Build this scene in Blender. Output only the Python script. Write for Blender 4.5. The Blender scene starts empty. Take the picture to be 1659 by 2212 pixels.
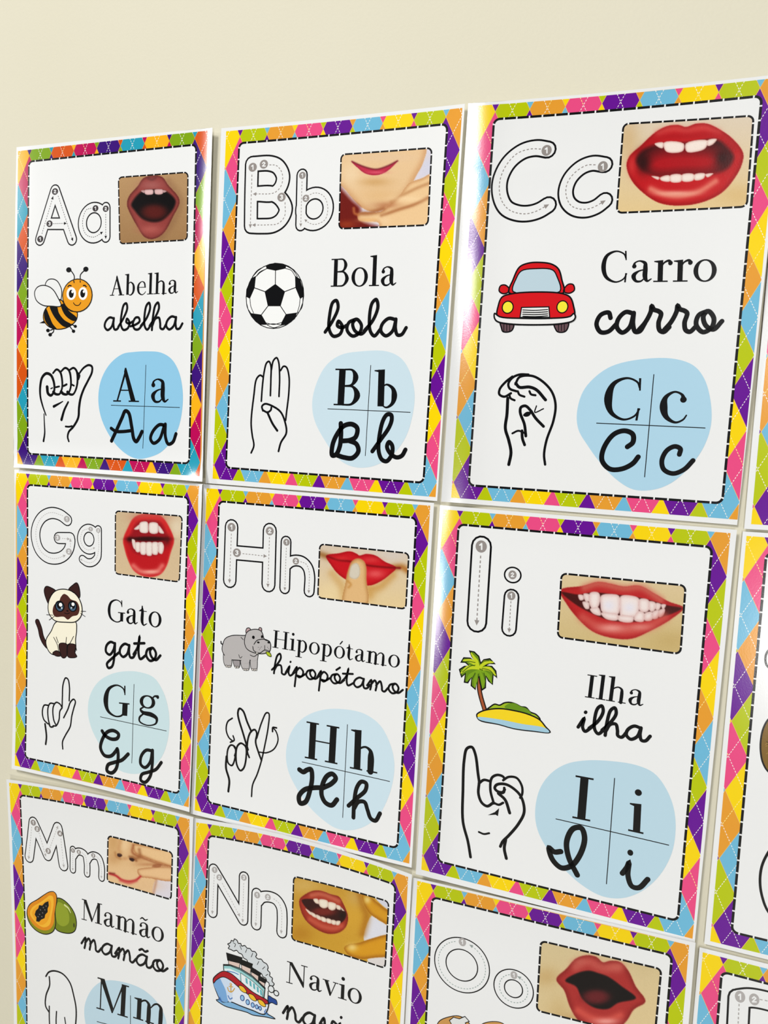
import bpy, math, random
import numpy as np
from mathutils import Matrix, Vector
from mathutils.geometry import tessellate_polygon

sc = bpy.context.scene
COL = sc.collection

# ------------------------------------------------------------------ camera
FPX = 1664.926                                   # focal length in pixels of the 1659 x 2212 frame
RV = (0.0700569090, 0.346508715, 0.0650740164)   # wall frame (x right, y down, z into the wall) -> camera
TV = np.array([-0.331549744, -0.329964710, 0.702117212])
Z0 = 1.55                                        # height above the floor of the wall frame's origin
def rod(r):
    r = np.array(r); t = np.linalg.norm(r); k = r/t
    K = np.array([[0, -k[2], k[1]], [k[2], 0, -k[0]], [-k[1], k[0], 0]])
    return np.eye(3)+math.sin(t)*K+(1-math.cos(t))*K@K
RM = rod(RV)
CW = -RM.T@TV                                    # camera position in the wall frame
A2W = np.array([[1, 0, 0], [0, 0, 1], [0, -1, 0]], float)   # wall frame -> world (X, Y into wall, Z up)
CAMPOS = A2W@CW+np.array([0, 0, Z0])
cam = bpy.data.objects.new('camera', bpy.data.cameras.new('camera'))
COL.objects.link(cam); sc.camera = cam
cam.data.sensor_fit = 'HORIZONTAL'; cam.data.sensor_width = 36
cam.data.lens = 36*FPX/1659
cam.data.clip_start = 0.02
Rw = (A2W@RM.T)@np.diag([1, -1, -1])
M4 = Matrix.Identity(4)
for i in range(3):
    for j in range(3): M4[i][j] = Rw[i][j]
    M4[i][3] = CAMPOS[i]
cam.matrix_world = M4

# ------------------------------------------------------------------ world, lights, exposure
w = bpy.data.worlds.new('room_light'); sc.world = w; w.use_nodes = True
w.node_tree.nodes['Background'].inputs[0].default_value = (0.86, 0.94, 1.0, 1)
w.node_tree.nodes['Background'].inputs[1].default_value = 0.08
sc.view_settings.view_transform = 'Standard'; sc.view_settings.look = 'None'
sc.view_settings.exposure = 0.0; sc.view_settings.gamma = 1; sc.view_settings.use_curve_mapping = False

def area(name, loc, target, sx, sy, power, color):
    l = bpy.data.lights.new(name, 'AREA'); l.shape = 'RECTANGLE'; l.size = sx; l.size_y = sy
    l.energy = power; l.color = color
    o = bpy.data.objects.new(name, l); COL.objects.link(o)
    o.location = loc
    o.rotation_euler = (Vector(target)-Vector(loc)).to_track_quat('-Z', 'Y').to_euler()
    return o
area('ceiling_lamp_light', (-0.9, -2.9, 3.9), (0.4, 0, 1.0), 0.9, 0.9, 112, (1.0, 0.985, 0.95))
for nm, loc, pw in (('right_glare_light', (1.25, -2.9, 1.85), 19), ('low_glare_light', (1.22, -2.6, .66), 14), ('side_glare_light', (-2.9, -2.0, 2.55), 30)):  # added lights: they put glare on curled sheets
    area(nm, loc, (.4, 0, 1.2), .3, .3, pw, (1.0, 0.99, 0.96))


# ------------------------------------------------------------------ materials
def lin(c):
    c = np.array(c, float)/255
    return np.where(c <= .04045, c/12.92, ((c+.055)/1.055)**2.4)
def mat(name, color=None, rough=.5, attr=False, bump=0, bscale=500, var=None, spec=.5, bdist=.001):
    m = bpy.data.materials.new(name); m.use_nodes = True
    nt = m.node_tree; b = nt.nodes['Principled BSDF']
    b.inputs['Roughness'].default_value = rough
    b.inputs['Specular IOR Level'].default_value = spec
    tc = nt.nodes.new('ShaderNodeTexCoord')
    if attr:
        a = nt.nodes.new('ShaderNodeAttribute'); a.attribute_name = 'Ink'
        nt.links.new(a.outputs['Color'], b.inputs['Base Color'])
    else:
        n = nt.nodes.new('ShaderNodeTexNoise'); n.inputs['Scale'].default_value = var[2] if var else 40
        n.inputs['Detail'].default_value = 6
        nt.links.new(tc.outputs['Object'], n.inputs['Vector'])
        mx = nt.nodes.new('ShaderNodeMix'); mx.data_type = 'RGBA'
        c1 = lin(color); c2 = lin(var[0]) if var else c1*.96
        mx.inputs[6].default_value = (*c1, 1); mx.inputs[7].default_value = (*c2, 1)
        mr = nt.nodes.new('ShaderNodeMapRange')
        mr.inputs[1].default_value = .35; mr.inputs[2].default_value = .65
        nt.links.new(n.outputs['Fac'], mr.inputs[0])
        nt.links.new(mr.outputs[0], mx.inputs[0])
        nt.links.new(mx.outputs[2], b.inputs['Base Color'])
    if bump:
        n2 = nt.nodes.new('ShaderNodeTexNoise'); n2.inputs['Scale'].default_value = bscale
        n2.inputs['Detail'].default_value = 4
        nt.links.new(tc.outputs['Object'], n2.inputs['Vector'])
        bp = nt.nodes.new('ShaderNodeBump'); bp.inputs['Strength'].default_value = bump
        bp.inputs['Distance'].default_value = bdist
        nt.links.new(n2.outputs['Fac'], bp.inputs['Height'])
        nt.links.new(bp.outputs['Normal'], b.inputs['Normal'])
    return m
M_PRINT = mat('glossy_printed_paper', attr=True, rough=.17, bump=.04, bscale=900, bdist=.0004, spec=.5)
M_WALL = mat('cream_wall_paint', (221, 216, 196), rough=.6, bump=.3, bscale=420, bdist=.0004, var=((219, 214, 193), None, 3.0), spec=.2)
M_PAD = mat('white_foam_pad', (225, 225, 215), rough=.7)
M_FLOOR = mat('grey_floor_tile', (150, 148, 140), rough=.4)
M_CEIL = mat('white_ceiling_paint', (225, 222, 212), rough=.8)

# ------------------------------------------------------------------ setting
def box_mesh(name, lo, hi, m, parent=None):
    lo = np.array(lo, float); hi = np.array(hi, float)
    v = [(x, y, z) for z in (lo[2], hi[2]) for y in (lo[1], hi[1]) for x in (lo[0], hi[0])]
    f = [(0, 2, 3, 1), (4, 5, 7, 6), (0, 1, 5, 4), (2, 6, 7, 3), (0, 4, 6, 2), (1, 3, 7, 5)]
    me = bpy.data.meshes.new(name); me.from_pydata(v, [], f); me.materials.append(m)
    o = bpy.data.objects.new(name, me); COL.objects.link(o)
    if parent: o.parent = parent
    return o
wall = box_mesh('wall_back', (-2.4, 0, 0), (3.2, .15, 4.4), M_WALL); wall['kind'] = 'structure'
wall['label'] = 'cream painted wall behind the alphabet posters'
fl = box_mesh('floor', (-2.4, -3.4, -.05), (3.2, 0, 0), M_FLOOR); fl['kind'] = 'structure'

# ------------------------------------------------------------------ traced crops: (x0, y0, pixels per crop pixel)
CR = {1: (20, 260, 460/1659), 2: (20, 700, 460/1659), 3: (450, 220, 570/1659), 4: (430, 700, 570/1659),
      5: (960, 160, 699/1659), 6: (940, 700, 719/1659), 7: (0, 1000, 460/1659), 8: (0, 1400, 460/1659),
      9: (400, 1040, 550/1659), 10: (390, 1480, 550/1659), 11: (900, 1080, 700/1659), 12: (880, 1500, 712/1659),
      13: (0, 1672, 540/1659), 14: (390, 1730, 540/1659), 15: (870, 1880, 789/1659), 16: (1480, 1100, 179/990),
      17: (1480, 1500, 179/556), 18: (1480, 560, 179/660), 0: (0, 0, 1)}
PW, PH = 199.1, 285.0                            # printed pattern rectangle, mm
def homo(src, dst):
    A = []
    for (x, y), (u, v) in zip(src, dst):
        A += [[x, y, 1, 0, 0, 0, -u*x, -u*y, -u], [0, 0, 0, x, y, 1, -v*x, -v*y, -v]]
    return np.linalg.svd(np.array(A, float))[2][-1].reshape(3, 3)
def app(H, p):
    q = np.c_[p, np.ones(len(p))]@H.T
    return q[:, :2]/q[:, 2:3]
def parse(s): return np.array([[float(a) for a in t.split(',')] for t in s.split()])

def smooth(p, closed=False, n=7):
    p = np.asarray(p, float)
    if len(p) < 3: return p
    q = np.vstack([p[-1:], p, p[:2]]) if closed else np.vstack([2*p[0]-p[1], p, 2*p[-1]-p[-2]])
    out = []
    t = np.linspace(0, 1, n, endpoint=False)[:, None]
    for i in range(len(p) if closed else len(p)-1):
        a, b, c, d = q[i:i+4]
        # centripetal tangents keep loops tidy
        l1 = np.linalg.norm(b[:2]-a[:2])**.5+1e-6; l2 = np.linalg.norm(c[:2]-b[:2])**.5+1e-6; l3 = np.linalg.norm(d[:2]-c[:2])**.5+1e-6
        m1 = ((b-a)/l1-(c-a)/(l1+l2)+(c-b)/l2)*l2
        m2 = ((c-b)/l2-(d-b)/(l2+l3)+(d-c)/l3)*l2
        out.append((2*t**3-3*t**2+1)*b+(t**3-2*t**2+t)*m1+(-2*t**3+3*t**2)*c+(t**3-t**2)*m2)
    if not closed: out.append(p[-1:])
    return np.vstack(out)

def clip_rect(poly, x0, y0, x1, y1):
    for ax, c, s in ((0, x0, 1), (0, x1, -1), (1, y0, 1), (1, y1, -1)):
        out = []
        for i in range(len(poly)):
            a, b = poly[i-1], poly[i]
            da, db = s*(a[ax]-c), s*(b[ax]-c)
            if (da >= 0) != (db >= 0): out.append(a+(b-a)*da/(da-db))
            if db >= 0: out.append(b)
        poly = out
        if len(poly) < 3: return []
    return poly

LZ = 2.6e-5                                      # thickness of one ink layer, m
class Poster:
    def __init__(s, letter, corners, sheet, label, bow=(0, 0, 0, 0), d=.0024, fx=None, fz=None):
        s.H = homo([(0, 0), (PW, 0), (PW, PH), (0, PH)], corners); s.Hi = np.linalg.inv(s.H)
        s.bow = bow; s.d = d
        c0 = np.array(corners, float)
        s.et = s.perp(c0[0], c0[1]); s.el = s.perp(c0[0], c0[3])
        s.sheet_uv = [s.px2uv(np.array([p], float))[0] for p in sheet] if not isinstance(sheet, int) else None
        mid = s.plane(s.uv2px(np.array([[PW/2, PH/2]])), d)[0]
        s.org = np.array([mid[0], mid[1]])       # wall frame centre of the sheet
        tl, tr = s.plane(s.uv2px(np.array([[0., PH/2], [PW, PH/2]])), d)
        s.fx = fx or (lambda x: 0*x); s.fz = fz or (lambda z: 0*z)
        g = .008
        s.gx = np.arange(-15, 16)*g; s.gz = np.arange(-21, 22)*g
        s.root = bpy.data.objects.new('alphabet_poster', None); COL.objects.link(s.root)
        s.root.empty_display_size = .03
        s.root.location = (s.org[0], -d, Z0-s.org[1])
        s.root['label'] = label; s.root['category'] = 'poster'; s.root['group'] = 'alphabet posters on the wall'
        s.cur = None; s.seq = 0; s.base = 0
    def perp(s, a, b): t = (b-a)/np.linalg.norm(b-a); return np.array([-t[1], t[0]])
    def uv2px(s, uv):
        uv = np.asarray(uv, float); p = app(s.H, uv); U = uv[:, :1]/PW; V = uv[:, 1:]/PH
        t, r, b, l = s.bow
        return p+4*U*(1-U)*(t*(1-V)+b*V)*s.et+4*V*(1-V)*(l*(1-U)+r*U)*s.el
    def px2uv(s, px):
        px = np.asarray(px, float); uv = app(s.Hi, px)
        for _ in range(6):
            uv = uv+app(s.Hi, px)-app(s.Hi, s.uv2px(uv)) if any(s.bow) else uv
        return uv
    def rays(s, px):
        d = np.c_[(px[:, 0]-829.5)/FPX, (px[:, 1]-1106)/FPX, np.ones(len(px))]@RM
        return d
    def plane(s, px, depth):
        d = s.rays(np.asarray(px, float)); t = (-depth-CW[2])/d[:, 2]
        return CW[:2]+d[:, :2]*np.reshape(t, (-1, 1))
    def relief(s, xy, pwl=True):
        x = xy[:, 0]-s.org[0]; y = xy[:, 1]-s.org[1]
        if pwl: return np.interp(x, s.gx, s.fx(s.gx))+np.interp(y, s.gz, s.fz(s.gz))
        return s.fx(x)+s.fz(y)
    def surf(s, uv):
        px = s.uv2px(uv); d = s.rays(px); z = np.full(len(px), s.d)
        for _ in range(8):
            t = (-z-CW[2])/d[:, 2]; xy = CW[:2]+d[:, :2]*t[:, None]
            z = s.d+s.relief(xy)
        return xy                                # wall-frame x, y on the sheet
    def normal(s, xy):
        e = 1e-4; x = xy[:, 0]-s.org[0]; y = xy[:, 1]-s.org[1]
        gx = (s.fx(x+e)-s.fx(x-e))/(2*e); gy = (s.fz(y+e)-s.fz(y-e))/(2*e)
        n = np.c_[-gx, -np.ones(len(xy)), gy]    # world: X right, Y into wall, Z up; height towards the room = -Y
        # surface Y = -(d+f(x)+g(y)), outward normal = (-f', -1, +g')  with Z = -y
        return n/np.linalg.norm(n, axis=1)[:, None]
    # ---- parts
    def part(s, name, label=None, parent=None):
        s.flush(); s.cur = dict(name=name, label=label, parent=parent, T=[], C=[], Z=[]); s.lay = s.cur.get('lay', 0)
        return s
    def crop(s, c): s.cr = CR[c]; return s
    def uv(s, pts):
        if isinstance(pts, str): pts = parse(pts)
        pts = np.asarray(pts, float); x0, y0, k = s.cr
        return s.px2uv(np.c_[x0+pts[:, 0]*k, y0+pts[:, 1]*k])
    def scales(s, uvp):
        a = s.uv2px(np.array([uvp, uvp+[1, 0], uvp+[0, 1]]))
        k = s.cr[2]
        return np.linalg.norm(a[1]-a[0])/k, np.linalg.norm(a[2]-a[0])/k
    def add(s, V, T, col, lay):
        V = np.asarray(V, float); T = np.asarray(T, int)
        if len(T) == 0: return
        s.seq = (s.seq+1) % 12
        c = lin(col) if np.ndim(col) == 1 else col
        tri = V[T]
        s.cur['T'].append(tri)
        s.cur['C'].append(np.broadcast_to(c, (len(T), 3, 3)) if np.ndim(c) == 1 else c[T])
        s.cur['Z'].append(np.full(len(T), (lay+s.base)*LZ+s.seq*8e-7))
    def poly(s, V, col, lay=1):
        V = np.asarray(V, float)[:, :2]
        if len(V) < 3: return
        T = tessellate_polygon([[Vector((a, b, 0)) for a, b in V]])
        s.add(V, T, col, lay)
    def strip(s, V, w, col, lay=2, cap=True, closed=False):
        V = np.asarray(V, float); w = np.broadcast_to(np.asarray(w, float), (len(V),)) if np.ndim(w) else np.full(len(V), float(w))
        keep = np.r_[True, np.linalg.norm(np.diff(V, axis=0), axis=1) > 1e-4]; V = V[keep]; w = w[keep]
        if len(V) < 2: return
        if closed and np.linalg.norm(V[0]-V[-1]) > 1e-6: V = np.vstack([V, V[:1]]); w = np.r_[w, w[:1]]
        d = np.diff(V, axis=0); d /= np.linalg.norm(d, axis=1)[:, None]
        t = np.vstack([d[:1], d[:-1]+d[1:], d[-1:]])
        if closed: t[0] = t[-1] = d[0]+d[-1]
        t /= np.linalg.norm(t, axis=1)[:, None]+1e-9
        n = np.c_[-t[:, 1], t[:, 0]]
        dd = np.vstack([d[:1], d]); cs = np.clip((t*dd).sum(1), .6, 1)
        n = n*(w/2/cs)[:, None]
        P = np.vstack([V+n, V-n]); m = len(V); T = []
        for i in range(m-1): T += [(i, i+1, m+i), (i+1, m+i+1, m+i)]
        s.add(P, T, col, lay)
        if cap and not closed:
            for k in (0, -1): s.disc(V[k], w[k]/2, col, lay)
    def disc(s, c, r, col, lay=1, n=14, ry=None):
        a = np.linspace(0, 2*math.pi, n, endpoint=False)
        V = np.c_[c[0]+r*np.cos(a), c[1]+(ry or r)*np.sin(a)]
        V = np.vstack([[c[0], c[1]], V])
        s.add(V, [(0, i+1, (i+1) % n+1) for i in range(n)], col, lay)
    # ---- drawing in crop pixels
    def line(s, pts, wpx, col=(12, 12, 14), lay=2, sm=True, closed=False, cap=True, taper=None):
        V = s.uv(pts); k = s.scales(V[0]); w = wpx*(1.1 if wpx > 6 else 1)/math.sqrt(k[0]*k[1])
        if sm: V = smooth(V, closed)
        if taper:
            x = np.linspace(0, 1, len(V)); w = w*np.interp(x, np.linspace(0, 1, len(taper)), taper)
            s.strip(V, w, col, lay, cap, False); return
        if not sm and not closed:
            for a, b in zip(V[:-1], V[1:]): s.strip([a, b], w, col, lay, True)
        else: s.strip(V, w, col, lay, cap, closed)
    def shape(s, pts, col, lay=1, ol=0, sm=True, oc=(12, 12, 14), ollay=None):
        V = s.uv(pts)
        if sm: V = smooth(V, True, 5)
        s.poly(V, col, lay)
        if ol:
            k = s.scales(V[0]); s.strip(V, ol/math.sqrt(k[0]*k[1]), oc, (lay+1) if ollay is None else ollay, closed=True)
    def ell(s, cx, cy, rx, ry, col, lay=1, ol=0, oc=(12, 12, 14)):
        c = s.uv([[cx, cy]])[0]; k = s.scales(c); rx, ry = rx/k[0], ry/k[1]
        s.disc(c, rx, col, lay, 26, ry)
        if ol:
            a = np.linspace(0, 2*math.pi, 28, endpoint=False)
            s.strip(np.c_[c[0]+rx*np.cos(a), c[1]+ry*np.sin(a)], ol/math.sqrt(k[0]*k[1]), oc, lay+1, closed=True)
    # ---- tracing letters: outlined strokes with a white core
    def big(s, skels, hw, lw):
        c = s.uv([parse(skels[0].lstrip('!'))[0]] if isinstance(skels[0], str) else [skels[0][1:3]])[0]
        k = s.scales(c); kk = math.sqrt(k[0]*k[1]); hw /= kk; lw *= 1.15/kk
        for off, col, lay in ((hw+lw/2, (12, 12, 14), 1), (hw-lw/2, PAPER, 2)):
            for sk in skels:
                if isinstance(sk, str):
                    if sk[0] == '!':
                        V = s.uv(sk[1:])
                        for a, b in zip(V[:-1], V[1:]): s.strip([a, b], 2*off, col, lay)
                    else: s.strip(smooth(s.uv(sk)), 2*off, col, lay)
                else:
                    _, cx, cy, rx, ry = sk; cc = s.uv([[cx, cy]])[0]; ru, rv = rx/k[0], ry/k[1]
                    a = np.linspace(0, 2*math.pi, 40, endpoint=False)
                    s.strip(np.c_[cc[0]+ru*np.cos(a), cc[1]+rv*np.sin(a)], 2*off, col, lay, closed=True)
    def guide(s, pts, col, wpx=4, dash=11, arrow=10, sm=True):
        V = s.uv(pts); k = s.scales(V[0]); kk = math.sqrt(k[0]*k[1])
        if sm: V = smooth(V)
        s.dashes(V, wpx/kk, dash/kk, dash*.75/kk, col, 3)
        if arrow:
            e = V[-1]; t = e-V[max(0, len(V)-4)]; t /= np.linalg.norm(t); n = np.array([-t[1], t[0]]); a = arrow/kk
            s.add([e+t*a*1.1, e-t*a+n*a, e-t*a-n*a], [(0, 1, 2)], col, 4)
    def dashes(s, V, w, on, off, col, lay, phase=0., caps=False):
        seg = np.linalg.norm(np.diff(V, axis=0), axis=1); L = np.r_[0, np.cumsum(seg)]; a = phase
        while a < L[-1]:
            b = min(a+on, L[-1])
            if b > max(a, 0)+1e-3:
                a0 = max(a, 0); ts = np.r_[a0, L[(L > a0) & (L < b)], b]
                P = np.c_[np.interp(ts, L, V[:, 0]), np.interp(ts, L, V[:, 1])]
                s.strip(P, w, col, lay, caps)
            a += on+off
    def num(s, x, y, r, ch, gray):
        s.ell(x, y, r, r*1.08, gray, 4)
        G = {'1': ['-.25,-.25 .08,-.5 .08,.5'], '2': ['-.32,-.22 0,-.5 .3,-.22 -.32,.45', '-.32,.45 .36,.45'],
             '3': ['-.28,-.42 .1,-.5 .28,-.25 -.02,-.03 .3,.2 .05,.5 -.3,.4'], '4': ['.15,.5 .15,-.5 -.35,.2 .38,.2']}[ch]
        for g in G:
            P = parse(g)*r+[x, y]; s.line(P, r*.24, PAPER, 5, sm=False)
    # ---- photo panels painted on a fine grid
    def picture(s, name, quad, step, paint, lw=9, nd=9):
        s.part(name)
        q = parse(quad); x0, y0, k = s.cr
        wpx = (np.linalg.norm(q[1]-q[0])+np.linalg.norm(q[2]-q[3]))/2*k; hpx = (np.linalg.norm(q[3]-q[0])+np.linalg.norm(q[2]-q[1]))/2*k
        nx = int(wpx/step)+1; ny = int(hpx/step)+1
        quv = s.uv(q); S, T = np.meshgrid(np.linspace(0, 1, nx), np.linspace(0, 1, ny))
        S = S.ravel()[:, None]; T = T.ravel()[:, None]
        UV = (quv[0]*(1-S)+quv[1]*S)*(1-T)+(quv[3]*(1-S)+quv[2]*S)*T
        px = s.uv2px(UV); cp = (px-[x0, y0])/k
        g = Soft(cp); paint(g)
        rng = np.random.RandomState(3)
        img = np.clip(g.I+rng.normal(0, 1.6, (len(cp), 1)), 0, 255)
        C = lin(img)
        idx = np.arange(nx*ny).reshape(ny, nx)
        a, b, c, d = idx[:-1, :-1].ravel(), idx[:-1, 1:].ravel(), idx[1:, 1:].ravel(), idx[1:, :-1].ravel()
        # rounded corners
        mm = np.array([np.linalg.norm(quv[1]-quv[0]), np.linalg.norm(quv[3]-quv[0])]); rad = 3.6
        cc = np.c_[(S[a]+S[c]).ravel()/2*mm[0], (T[a]+T[c]).ravel()/2*mm[1]]
        e = np.maximum(np.abs(cc-mm/2)-(mm/2-rad), 0)
        ok = np.hypot(e[:, 0], e[:, 1]) < rad
        F = np.vstack([np.c_[a, b, c][ok], np.c_[a, c, d][ok]])
        s.add(UV, F, C, 1)
        body = s.cur; s.flush()
        # dashed outline
        s.part('dashed_outline', parent=s.last)
        R = rrect(0, 0, mm[0], mm[1], rad); R = R/mm
        V = (quv[0]*(1-R[:, :1])+quv[1]*R[:, :1])*(1-R[:, 1:])+(quv[3]*(1-R[:, :1])+quv[2]*R[:, :1])*R[:, 1:]
        kk = math.sqrt(np.prod(s.scales(quv[0])))
        L = np.linalg.norm(np.diff(V, axis=0), axis=1).sum(); n = round(L/7.4); per = L/n
        s.strip(V, lw/kk*.8, PAPER, 2, closed=True)
        s.dashes(V, lw*1.1/kk, per*.86, per*.14, (14, 14, 16), 3)
    def split(s, P, Z, C):
        for ax, grid, f in ((0, s.gx+s.org[0], s.fx), (1, s.gz+s.org[1], s.fz)):
            h = f(grid-s.org[ax])
            if np.ptp(h) < 1e-9: continue
            for gi, c in enumerate(grid):
                v = P[:, :, ax]-c
                m = (v.min(1) < -1e-7) & (v.max(1) > 1e-7)
                if not m.any(): continue
                Q, ZQ, CQ, v = P[m], Z[m], C[m], v[m]; sg = v > 0
                lone = np.where(sg.sum(1) == 1, sg.argmax(1), (~sg).argmax(1))
                r = np.arange(len(Q)); i0, i1, i2 = lone, (lone+1) % 3, (lone+2) % 3
                A, B, D = Q[r, i0], Q[r, i1], Q[r, i2]; ca, cb, cd = CQ[r, i0], CQ[r, i1], CQ[r, i2]
                va, vb, vd = v[r, i0], v[r, i1], v[r, i2]
                t1 = (va/(va-vb))[:, None]; t2 = (va/(va-vd))[:, None]
                X, Y = A+(B-A)*t1, A+(D-A)*t2; cx, cy = ca+(cb-ca)*t1, ca+(cd-ca)*t2
                X[:, ax] = c; Y[:, ax] = c
                P = np.concatenate([P[~m], np.stack([A, X, Y], 1), np.stack([X, B, D], 1), np.stack([X, D, Y], 1)])
                C = np.concatenate([C[~m], np.stack([ca, cx, cy], 1), np.stack([cx, cb, cd], 1), np.stack([cx, cd, cy], 1)])
                Z = np.concatenate([Z[~m], ZQ, ZQ, ZQ])
        return P, Z, C
    def mesh3d(s, P, zoff):
        """P (n,2) wall-frame points -> local xyz, normals"""
        N = s.normal(P); h = s.relief(P)+zoff
        L = np.c_[P[:, 0]-s.org[0], -h, -(P[:, 1]-s.org[1])]
        return L, N
    def flush(s):
        c = s.cur; s.cur = None
        if not c or not c['T']: return
        T = np.concatenate(c['T']); C = np.concatenate(c['C']); Z = np.concatenate(c['Z'])
        P = s.surf(T.reshape(-1, 2)).reshape(-1, 3, 2)
        P, Z, C = s.split(P, Z, C)
        a = P[:, 1]-P[:, 0]; b = P[:, 2]-P[:, 0]; cr = a[:, 0]*b[:, 1]-a[:, 1]*b[:, 0]
        ok = np.abs(cr) > 1e-12; P, Z, C, cr = P[ok], Z[ok], C[ok], cr[ok]
        fl = cr > 0                              # x right, y down seen from the room: keep facing -Y
        P[fl] = P[fl][:, ::-1]; C[fl] = C[fl][:, ::-1]
        n = len(P); L, N = s.mesh3d(P.reshape(-1, 2), np.repeat(Z, 3))
        s.last = s.build(c['name'], L, N, C.reshape(-1, 3), c['parent'], c['label'])
    def build(s, name, L, N, C, parent=None, label=None):
        n = len(L)//3
        me = bpy.data.meshes.new(name); me.vertices.add(3*n); me.vertices.foreach_set('co', L.astype('f').ravel())
        me.loops.add(3*n); me.loops.foreach_set('vertex_index', np.arange(3*n, dtype='i'))
        me.polygons.add(n); me.polygons.foreach_set('loop_start', np.arange(0, 3*n, 3, dtype='i'))
        me.update(calc_edges=True)
        at = me.color_attributes.new('Ink', 'FLOAT_COLOR', 'POINT')
        at.data.foreach_set('color', np.c_[C, np.ones(len(C))].astype('f').ravel())
        me.polygons.foreach_set('use_smooth', np.ones(n, bool))
        me.materials.append(M_PRINT)
        me.normals_split_custom_set_from_vertices(N.tolist())
        o = bpy.data.objects.new(name, me); COL.objects.link(o); o.parent = parent or s.root
        if label: o['label'] = label
        return o
    # ---- the paper sheet
    def make_sheet(s):
        q = np.array(s.sheet_uv); nu, nv = 14, 20
        S, T = np.meshgrid(np.linspace(0, 1, nu+1), np.linspace(0, 1, nv+1)); S = S[..., None]; T = T[..., None]
        G = (q[0]*(1-S)+q[1]*S)*(1-T)+(q[3]*(1-S)+q[2]*S)*T
        tri = []
        for j in range(nv):
            for i in range(nu):
                a, b, c, d = G[j, i], G[j, i+1], G[j+1, i+1], G[j+1, i]; tri += [(a, b, c), (a, c, d)]
        tri = np.array(tri); P = s.surf(tri.reshape(-1, 2)).reshape(-1, 3, 2)
        C = np.broadcast_to(lin(PAPER), (len(P), 3, 3)); Z = np.zeros(len(P))
        P, Z, C = s.split(P, Z, C)
        a = P[:, 1]-P[:, 0]; b = P[:, 2]-P[:, 0]; cr = a[:, 0]*b[:, 1]-a[:, 1]*b[:, 0]
        P = P[np.abs(cr) > 1e-12]; cr = cr[np.abs(cr) > 1e-12]
        fl = cr > 0; P[fl] = P[fl][:, ::-1]
        th = .00028
        F, NF = s.mesh3d(P.reshape(-1, 2), 0); Bk, NB = s.mesh3d(P[:, ::-1].reshape(-1, 2), -th)
        # rim from the outline
        ring = np.vstack([G[0, :-1], G[:-1, -1], G[-1, :0:-1], G[:0:-1, 0]])
        ring = np.vstack([a+(b-a)*t for a, b in zip(ring, np.roll(ring, -1, 0)) for t in (0., .25, .5, .75)])
        R = s.surf(ring); A, _ = s.mesh3d(R, 0); B2, _ = s.mesh3d(R, -th)
        E, NE = [], []
        for i in range(len(R)):
            j = (i+1) % len(R); t = A[j]-A[i]; n = np.cross(t, [0, -1, 0]); n = n/(np.linalg.norm(n)+1e-12)
            mid = (A[i]+A[j])/2
            if n@mid < 0: n = -n
            for q3 in ((A[i], B2[i], B2[j]), (A[i], B2[j], A[j])):
                nn = np.cross(q3[1]-q3[0], q3[2]-q3[0])
                E += list(q3) if nn@n > 0 else [q3[0], q3[2], q3[1]]; NE += [n]*3
        L = np.vstack([F, Bk, np.array(E)]); N = np.vstack([NF, -NB, np.array(NE)])
        s.build('sheet', L, N, np.broadcast_to(lin(PAPER), (len(L), 3)))
        # foam pads that hold the sheet off the wall
        for fu, fv in ((.06, .05), (.94, .05), (.06, .95), (.94, .95)):
            p = (q[0]*(1-fu)+q[1]*fu)*(1-fv)+(q[3]*(1-fu)+q[2]*fu)*fv
            xy = s.surf(p[None])[0]; rel = s.relief(np.array([xy]))[0]
            x, z = xy[0]-s.org[0], -(xy[1]-s.org[1])
            rel = s.relief(xy+np.array([(-.006, -.006), (.006, -.006), (-.006, .006), (.006, .006)])).min()
            box_mesh('foam_pad', (x-.006, -rel+.0008, z-.006), (x+.006, s.d-.00005, z+.006), M_PAD, s.root)
    def border(s, vivid=False, full=True):
        s.cr = CR[0]
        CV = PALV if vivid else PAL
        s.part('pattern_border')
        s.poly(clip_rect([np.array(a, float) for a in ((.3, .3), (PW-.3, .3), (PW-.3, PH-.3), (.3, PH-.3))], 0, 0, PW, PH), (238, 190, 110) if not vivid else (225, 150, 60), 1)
        d, hh, u0, v0 = 24.82, 24.38, .95, 5.1; k = .985
        for r in range(-1, 13):
            for c in range(-1, 18):
                if (r-c) % 2: continue
                u, v = u0+c*d/2, v0+r*hh
                if 26 < u < PW-26 and 36 < v < PH-36: continue
                kk = r//2; sh = -kk if r % 2 == 0 else 3-kk
                ci = ((c//2 if c % 2 == 0 else (c-1)//2)+sh) % 6
                P = clip_rect([np.array(a) for a in ((u-d/2*k, v), (u, v-hh*k), (u+d/2*k, v), (u, v+hh*k))], 0, 0, PW, PH)
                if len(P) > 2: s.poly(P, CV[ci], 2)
                for sx in (-1, 1):
                    a = np.array([u, v]); b = np.array([u+sx*d/2, v+hh])
                    ts = [0, 1]
                    P = []
                    for i in range(13):
                        t0, t1 = (i+.15)/13, (i+.75)/13; p0, p1 = a+(b-a)*t0, a+(b-a)*t1
                        m = (p0+p1)/2
                        if 0 < m[0] < PW and 0 < m[1] < PH and not (14 < m[0] < PW-12 and 12 < m[1] < PH-12):
                            s.strip([p0, p1], .42, (250, 246, 240) if ci else (255, 240, 150), 3, cap=False)
        s.part('page_panel')
        R = rrect(12.9, 10.3, 188.6, 274.7, 4.2)
        s.poly(R[:-1], PAPER, 4); s.strip(R, 1.65, PAPER, 5, closed=True)
        s.part('dashed_frame')
        L = np.linalg.norm(np.diff(R, axis=0), axis=1).sum(); n = round(L/9.1); per = L/n
        s.dashes(R, 1.65, per*.885, per*.115, (14, 14, 16), 6)
        s.flush(); s.base = 6

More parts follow.
